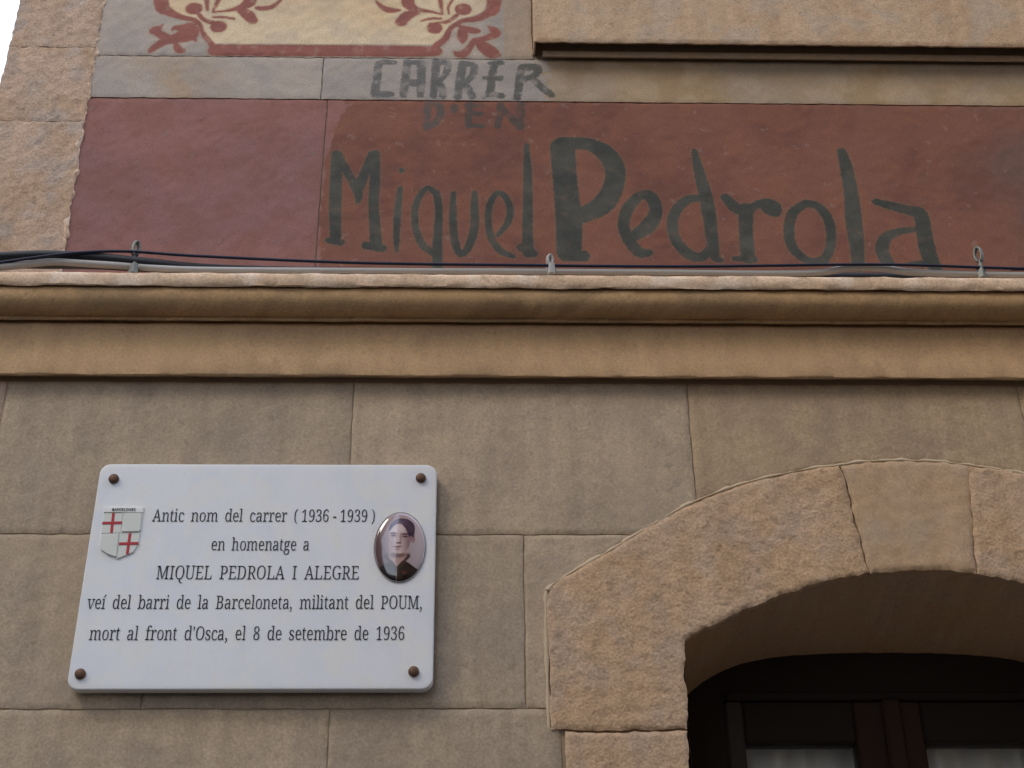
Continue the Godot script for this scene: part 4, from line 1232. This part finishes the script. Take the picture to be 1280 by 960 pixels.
	var prof := PackedVector2Array([Vector2(1.0, 0.0005), Vector2(1.0, 0.002)])
	for k in 11:
		var a := deg_to_rad(10.0 + k * 8.0)
		prof.append(Vector2(cos(a), 0.002 + 0.0075 * sin(a)))
	prof.append(Vector2(0.0, 0.0095))
	var medal := add("portrait_medallion", turned(prof, Vector3(-0.1235, 2.6170, zf), 48, Vector2(0.0425, 0.0632)), enamel, root)
	medal.set_meta("label", "oval enamel portrait of a dark haired man in an open collared jacket")
	var ring := PackedVector3Array()
	for k in 49:
		var a := TAU * k / 48.0
		ring.append(Vector3(-0.1235 + cos(a) * 0.0431, 2.6170 + sin(a) * 0.0638, zf + 0.0016))
	add("rim", cord(ring, 0.0009, 8, false), matte("grey metal rim", Color8(158, 154, 152), 0.5), medal)


# ---------------------------------------------------------------- cables along the ledge
func cable(points: Array, radius: float, m: Material, label: String) -> void:
	var p := PackedVector3Array()
	for e in points:
		p.append(Vector3(e[0], e[1], e[2]))
	var o := add("cable", cord(p, radius), m)
	describe(o, label, "cable", "cables lying along the ledge")


func build_cables() -> void:
	var black := matte("black cable sheath", Color8(46, 47, 52), 0.5)
	var navy := matte("dark blue cable sheath", Color8(34, 38, 58), 0.45)
	var grey := matte("pale grey cable sheath", Color8(176, 172, 168), 0.6)
	var tin := matte("weathered galvanised steel", Color8(132, 134, 128), 0.55)
	tin.metallic = 0.35
	var z := 0.055
	cable([[-1.12, 3.18, -0.6], [-1.08, 3.185, -0.1], [-1.04, 3.186, 0.04], [-0.94, 3.1884, z], [-0.8818, 3.1926, z], [-0.7939, 3.1969, z], [-0.7045, 3.1922, z], [-0.6144, 3.1819, z], [-0.5101, 3.1764, 0.045], [-0.3764, 3.1735, 0.042], [-0.2278, 3.176, 0.036], [0.1, 3.181, 0.025], [0.6, 3.183, 0.02], [1.4, 3.185, 0.018], [5.0, 3.185, 0.018]], 0.0092, black, "thick black cable arching over the ledge at the left corner")
	cable([[-1.12, 3.15, -0.6], [-1.08, 3.15, -0.1], [-1.04, 3.15, 0.05], [-0.9618, 3.1560, 0.066], [-0.8764, 3.1626, 0.064], [-0.8199, 3.1728, 0.06], [-0.7769, 3.1794, 0.058], [-0.7025, 3.1755, 0.057], [-0.6281, 3.1717, z], [-0.5832, 3.1676, z], [-0.4943, 3.1646, z], [-0.287, 3.1644, z], [0.0704, 3.1660, z], [0.3102, 3.1660, z], [0.6114, 3.1658, z], [0.704, 3.1794, z], [0.7648, 3.1799, z], [0.8392, 3.1694, z], [1.0362, 3.1650, z], [1.4, 3.1650, z], [5.0, 3.1650, z]], 0.0068, grey, "pale grey round cable resting on the ledge and bowing up near the arch")
	cable([[-1.13, 3.142, -0.6], [-1.10, 3.142, -0.1], [-1.06, 3.143, 0.07], [-0.9336, 3.1519, 0.0715], [-0.8777, 3.1669, 0.0705], [-0.8072, 3.1817, 0.069], [-0.7351, 3.1943, 0.067], [-0.6465, 3.2018, 0.062], [-0.512, 3.1937, 0.060], [-0.2283, 3.1795, 0.062], [0.0705, 3.1762, 0.062], [0.401, 3.1757, 0.062], [0.7642, 3.1800, 0.066], [1.038, 3.1757, 0.062], [1.4, 3.1757, 0.060], [5.0, 3.1757, 0.060]], 0.0029, navy, "thin dark blue wire crossing over the thicker cables along the ledge")
	cable([[-1.12, 3.165, -0.6], [-1.09, 3.165, -0.1], [-1.04, 3.165, 0.03], [-0.934, 3.1690, 0.044], [-0.8771, 3.1780, 0.044], [-0.7897, 3.1790, 0.043], [-0.701, 3.1790, 0.042], [-0.5825, 3.178, 0.034], [-0.4347, 3.178, 0.028], [0.0, 3.180, 0.012], [5.0, 3.185, 0.008]], 0.0042, matte("grey cable sheath", Color8(112, 112, 116), 0.6), "medium grey cable lying behind the others at the left corner")
	# ring clips
	for h in [[-0.633, 3.166, 0.064, 0.0065, 0.8, "tall tarnished cable hook beside the corner stones"], [0.1415, 3.170, 0.040, 0.0045, 0.4, "small white cable hook left of the large painted P"], [0.957, 3.168, 0.061, 0.0068, -0.75, "galvanised cable hook at the right below the dirty red paint"]]:
		var root := Node3D.new()
		root.name = "cable_hook"
		add_child(root, true)
		root.position = Vector3(h[0], h[1], 0.056)
		root.rotation.y = h[4]
		describe(root, h[5], "hook", "hooks that hold the cables")
		var ring := PackedVector3Array()
		var rx: float = h[3]
		var top: float = h[2]
		for k in 15:
			var a := deg_to_rad(-70.0 + k * 320.0 / 14.0)
			ring.append(Vector3(cos(a) * rx, top - 0.018 + sin(a) * (0.016 if top > 0.05 else 0.011), 0))
		var metal: Material = tin if h[4] > 0.5 or h[4] < 0 else grey
		add("loop", cord(ring, 0.0030, 8), metal, root).scale.z = 1.9
		add("shank", cord(PackedVector3Array([Vector3(0, -0.016, 0), Vector3(0, 0.0, 0), Vector3(0, top - 0.032, 0)]), 0.0036, 8), metal, root)
		add("saddle", bevel_box(Vector3(-0.006, -0.014, -0.007), Vector3(0.006, 0.010, 0.011), 0.0015), metal, root)


# ---------------------------------------------------------------- the street outside the frame, whose walls narrow the sky
func build_street() -> void:
	var g := Soup.new()
	g.flat(Vector3(-150, 0, -150), Vector3(150, 0, -150), Vector3(150, 0, 150), Vector3(-150, 0, 150), Vector3.UP)
	var ground := add("ground", g.mesh(), M.asphalt)
	ground.position.y = -0.12
	ground.set_meta("kind", "structure")
	var pv := Soup.new()
	pv.box(Vector3(-2.2, -0.118, -7.0), Vector3(6.0, -0.002, 1.1))
	var pave := add("pavement", pv.mesh(), M.paving)
	pave.set_meta("kind", "structure")
	var root := Node3D.new()
	root.name = "facing_house"
	add_child(root)
	describe(root, "plain rendered house across the street with dark shuttered windows", "house")
	var zf := 4.6
	box("wall", Vector3(-0.6, -0.119, zf), Vector3(14.4, 9.0, zf + 5.0), matte("tan render", Color8(158, 140, 116)), root)
	box("roof", Vector3(-0.8, 9.0, zf - 0.25), Vector3(14.6, 9.25, zf + 5.2), M.cap, root)
	for row in 3:
		for col in 5:
			var x := 0.8 + col * 2.9
			var y := 0.9 + row * 2.9
			var w := add("window", bevel_box(Vector3(x - 0.5, y, zf - 0.04), Vector3(x + 0.5, y + 1.6, zf + 0.01), 0.01), M.wood_grey, root)
			add("sill", bevel_box(Vector3(x - 0.6, y - 0.1, zf - 0.12), Vector3(x + 0.6, y - 0.005, zf + 0.01), 0.01), M.mortar, w)


# the houses on the other side of the side street
func neighbour(x0: float, x1: float, z0: float, z1: float, label: String, tone: Color) -> void:
	var root := Node3D.new()
	root.name = "corner_house"
	add_child(root, true)
	describe(root, label, "house")
	box("wall", Vector3(x0, -0.119, z0), Vector3(x1, 9.0, z1), matte("house render", tone), root)
	box("roof", Vector3(x0 - 0.2, 9.0, z0 - 0.2), Vector3(x1 + 0.2, 9.25, z1 + 0.2), M.cap, root)
	for row in 3:
		for col in 3:
			var z := lerpf(z0, z1, (col + 0.5) / 3.0)
			var y := 0.9 + row * 2.9
			var w := add("window", bevel_box(Vector3(x1 - 0.01, y, z - 0.5), Vector3(x1 + 0.04, y + 1.6, z + 0.5), 0.01), M.wood_grey, root)
			add("sill", bevel_box(Vector3(x1 - 0.01, y - 0.1, z - 0.6), Vector3(x1 + 0.12, y - 0.005, z + 0.6), 0.01), M.mortar, w)


func _ready() -> void:
	view_and_light()
	materials()
	build_house()
	build_street()
	neighbour(-16.0, -6.2, -10.0, -0.1, "tan rendered house across the side street to the left", Color8(168, 150, 128))
	neighbour(-16.0, -6.2, 4.6, 14.0, "grey rendered house diagonally across the crossing", Color8(150, 142, 132))
	build_plaque()
	curtain(0.47, 0.745, "white folded curtain behind the left window pane")
	curtain(0.785, 1.06, "white folded curtain behind the right window pane")
	build_cables()
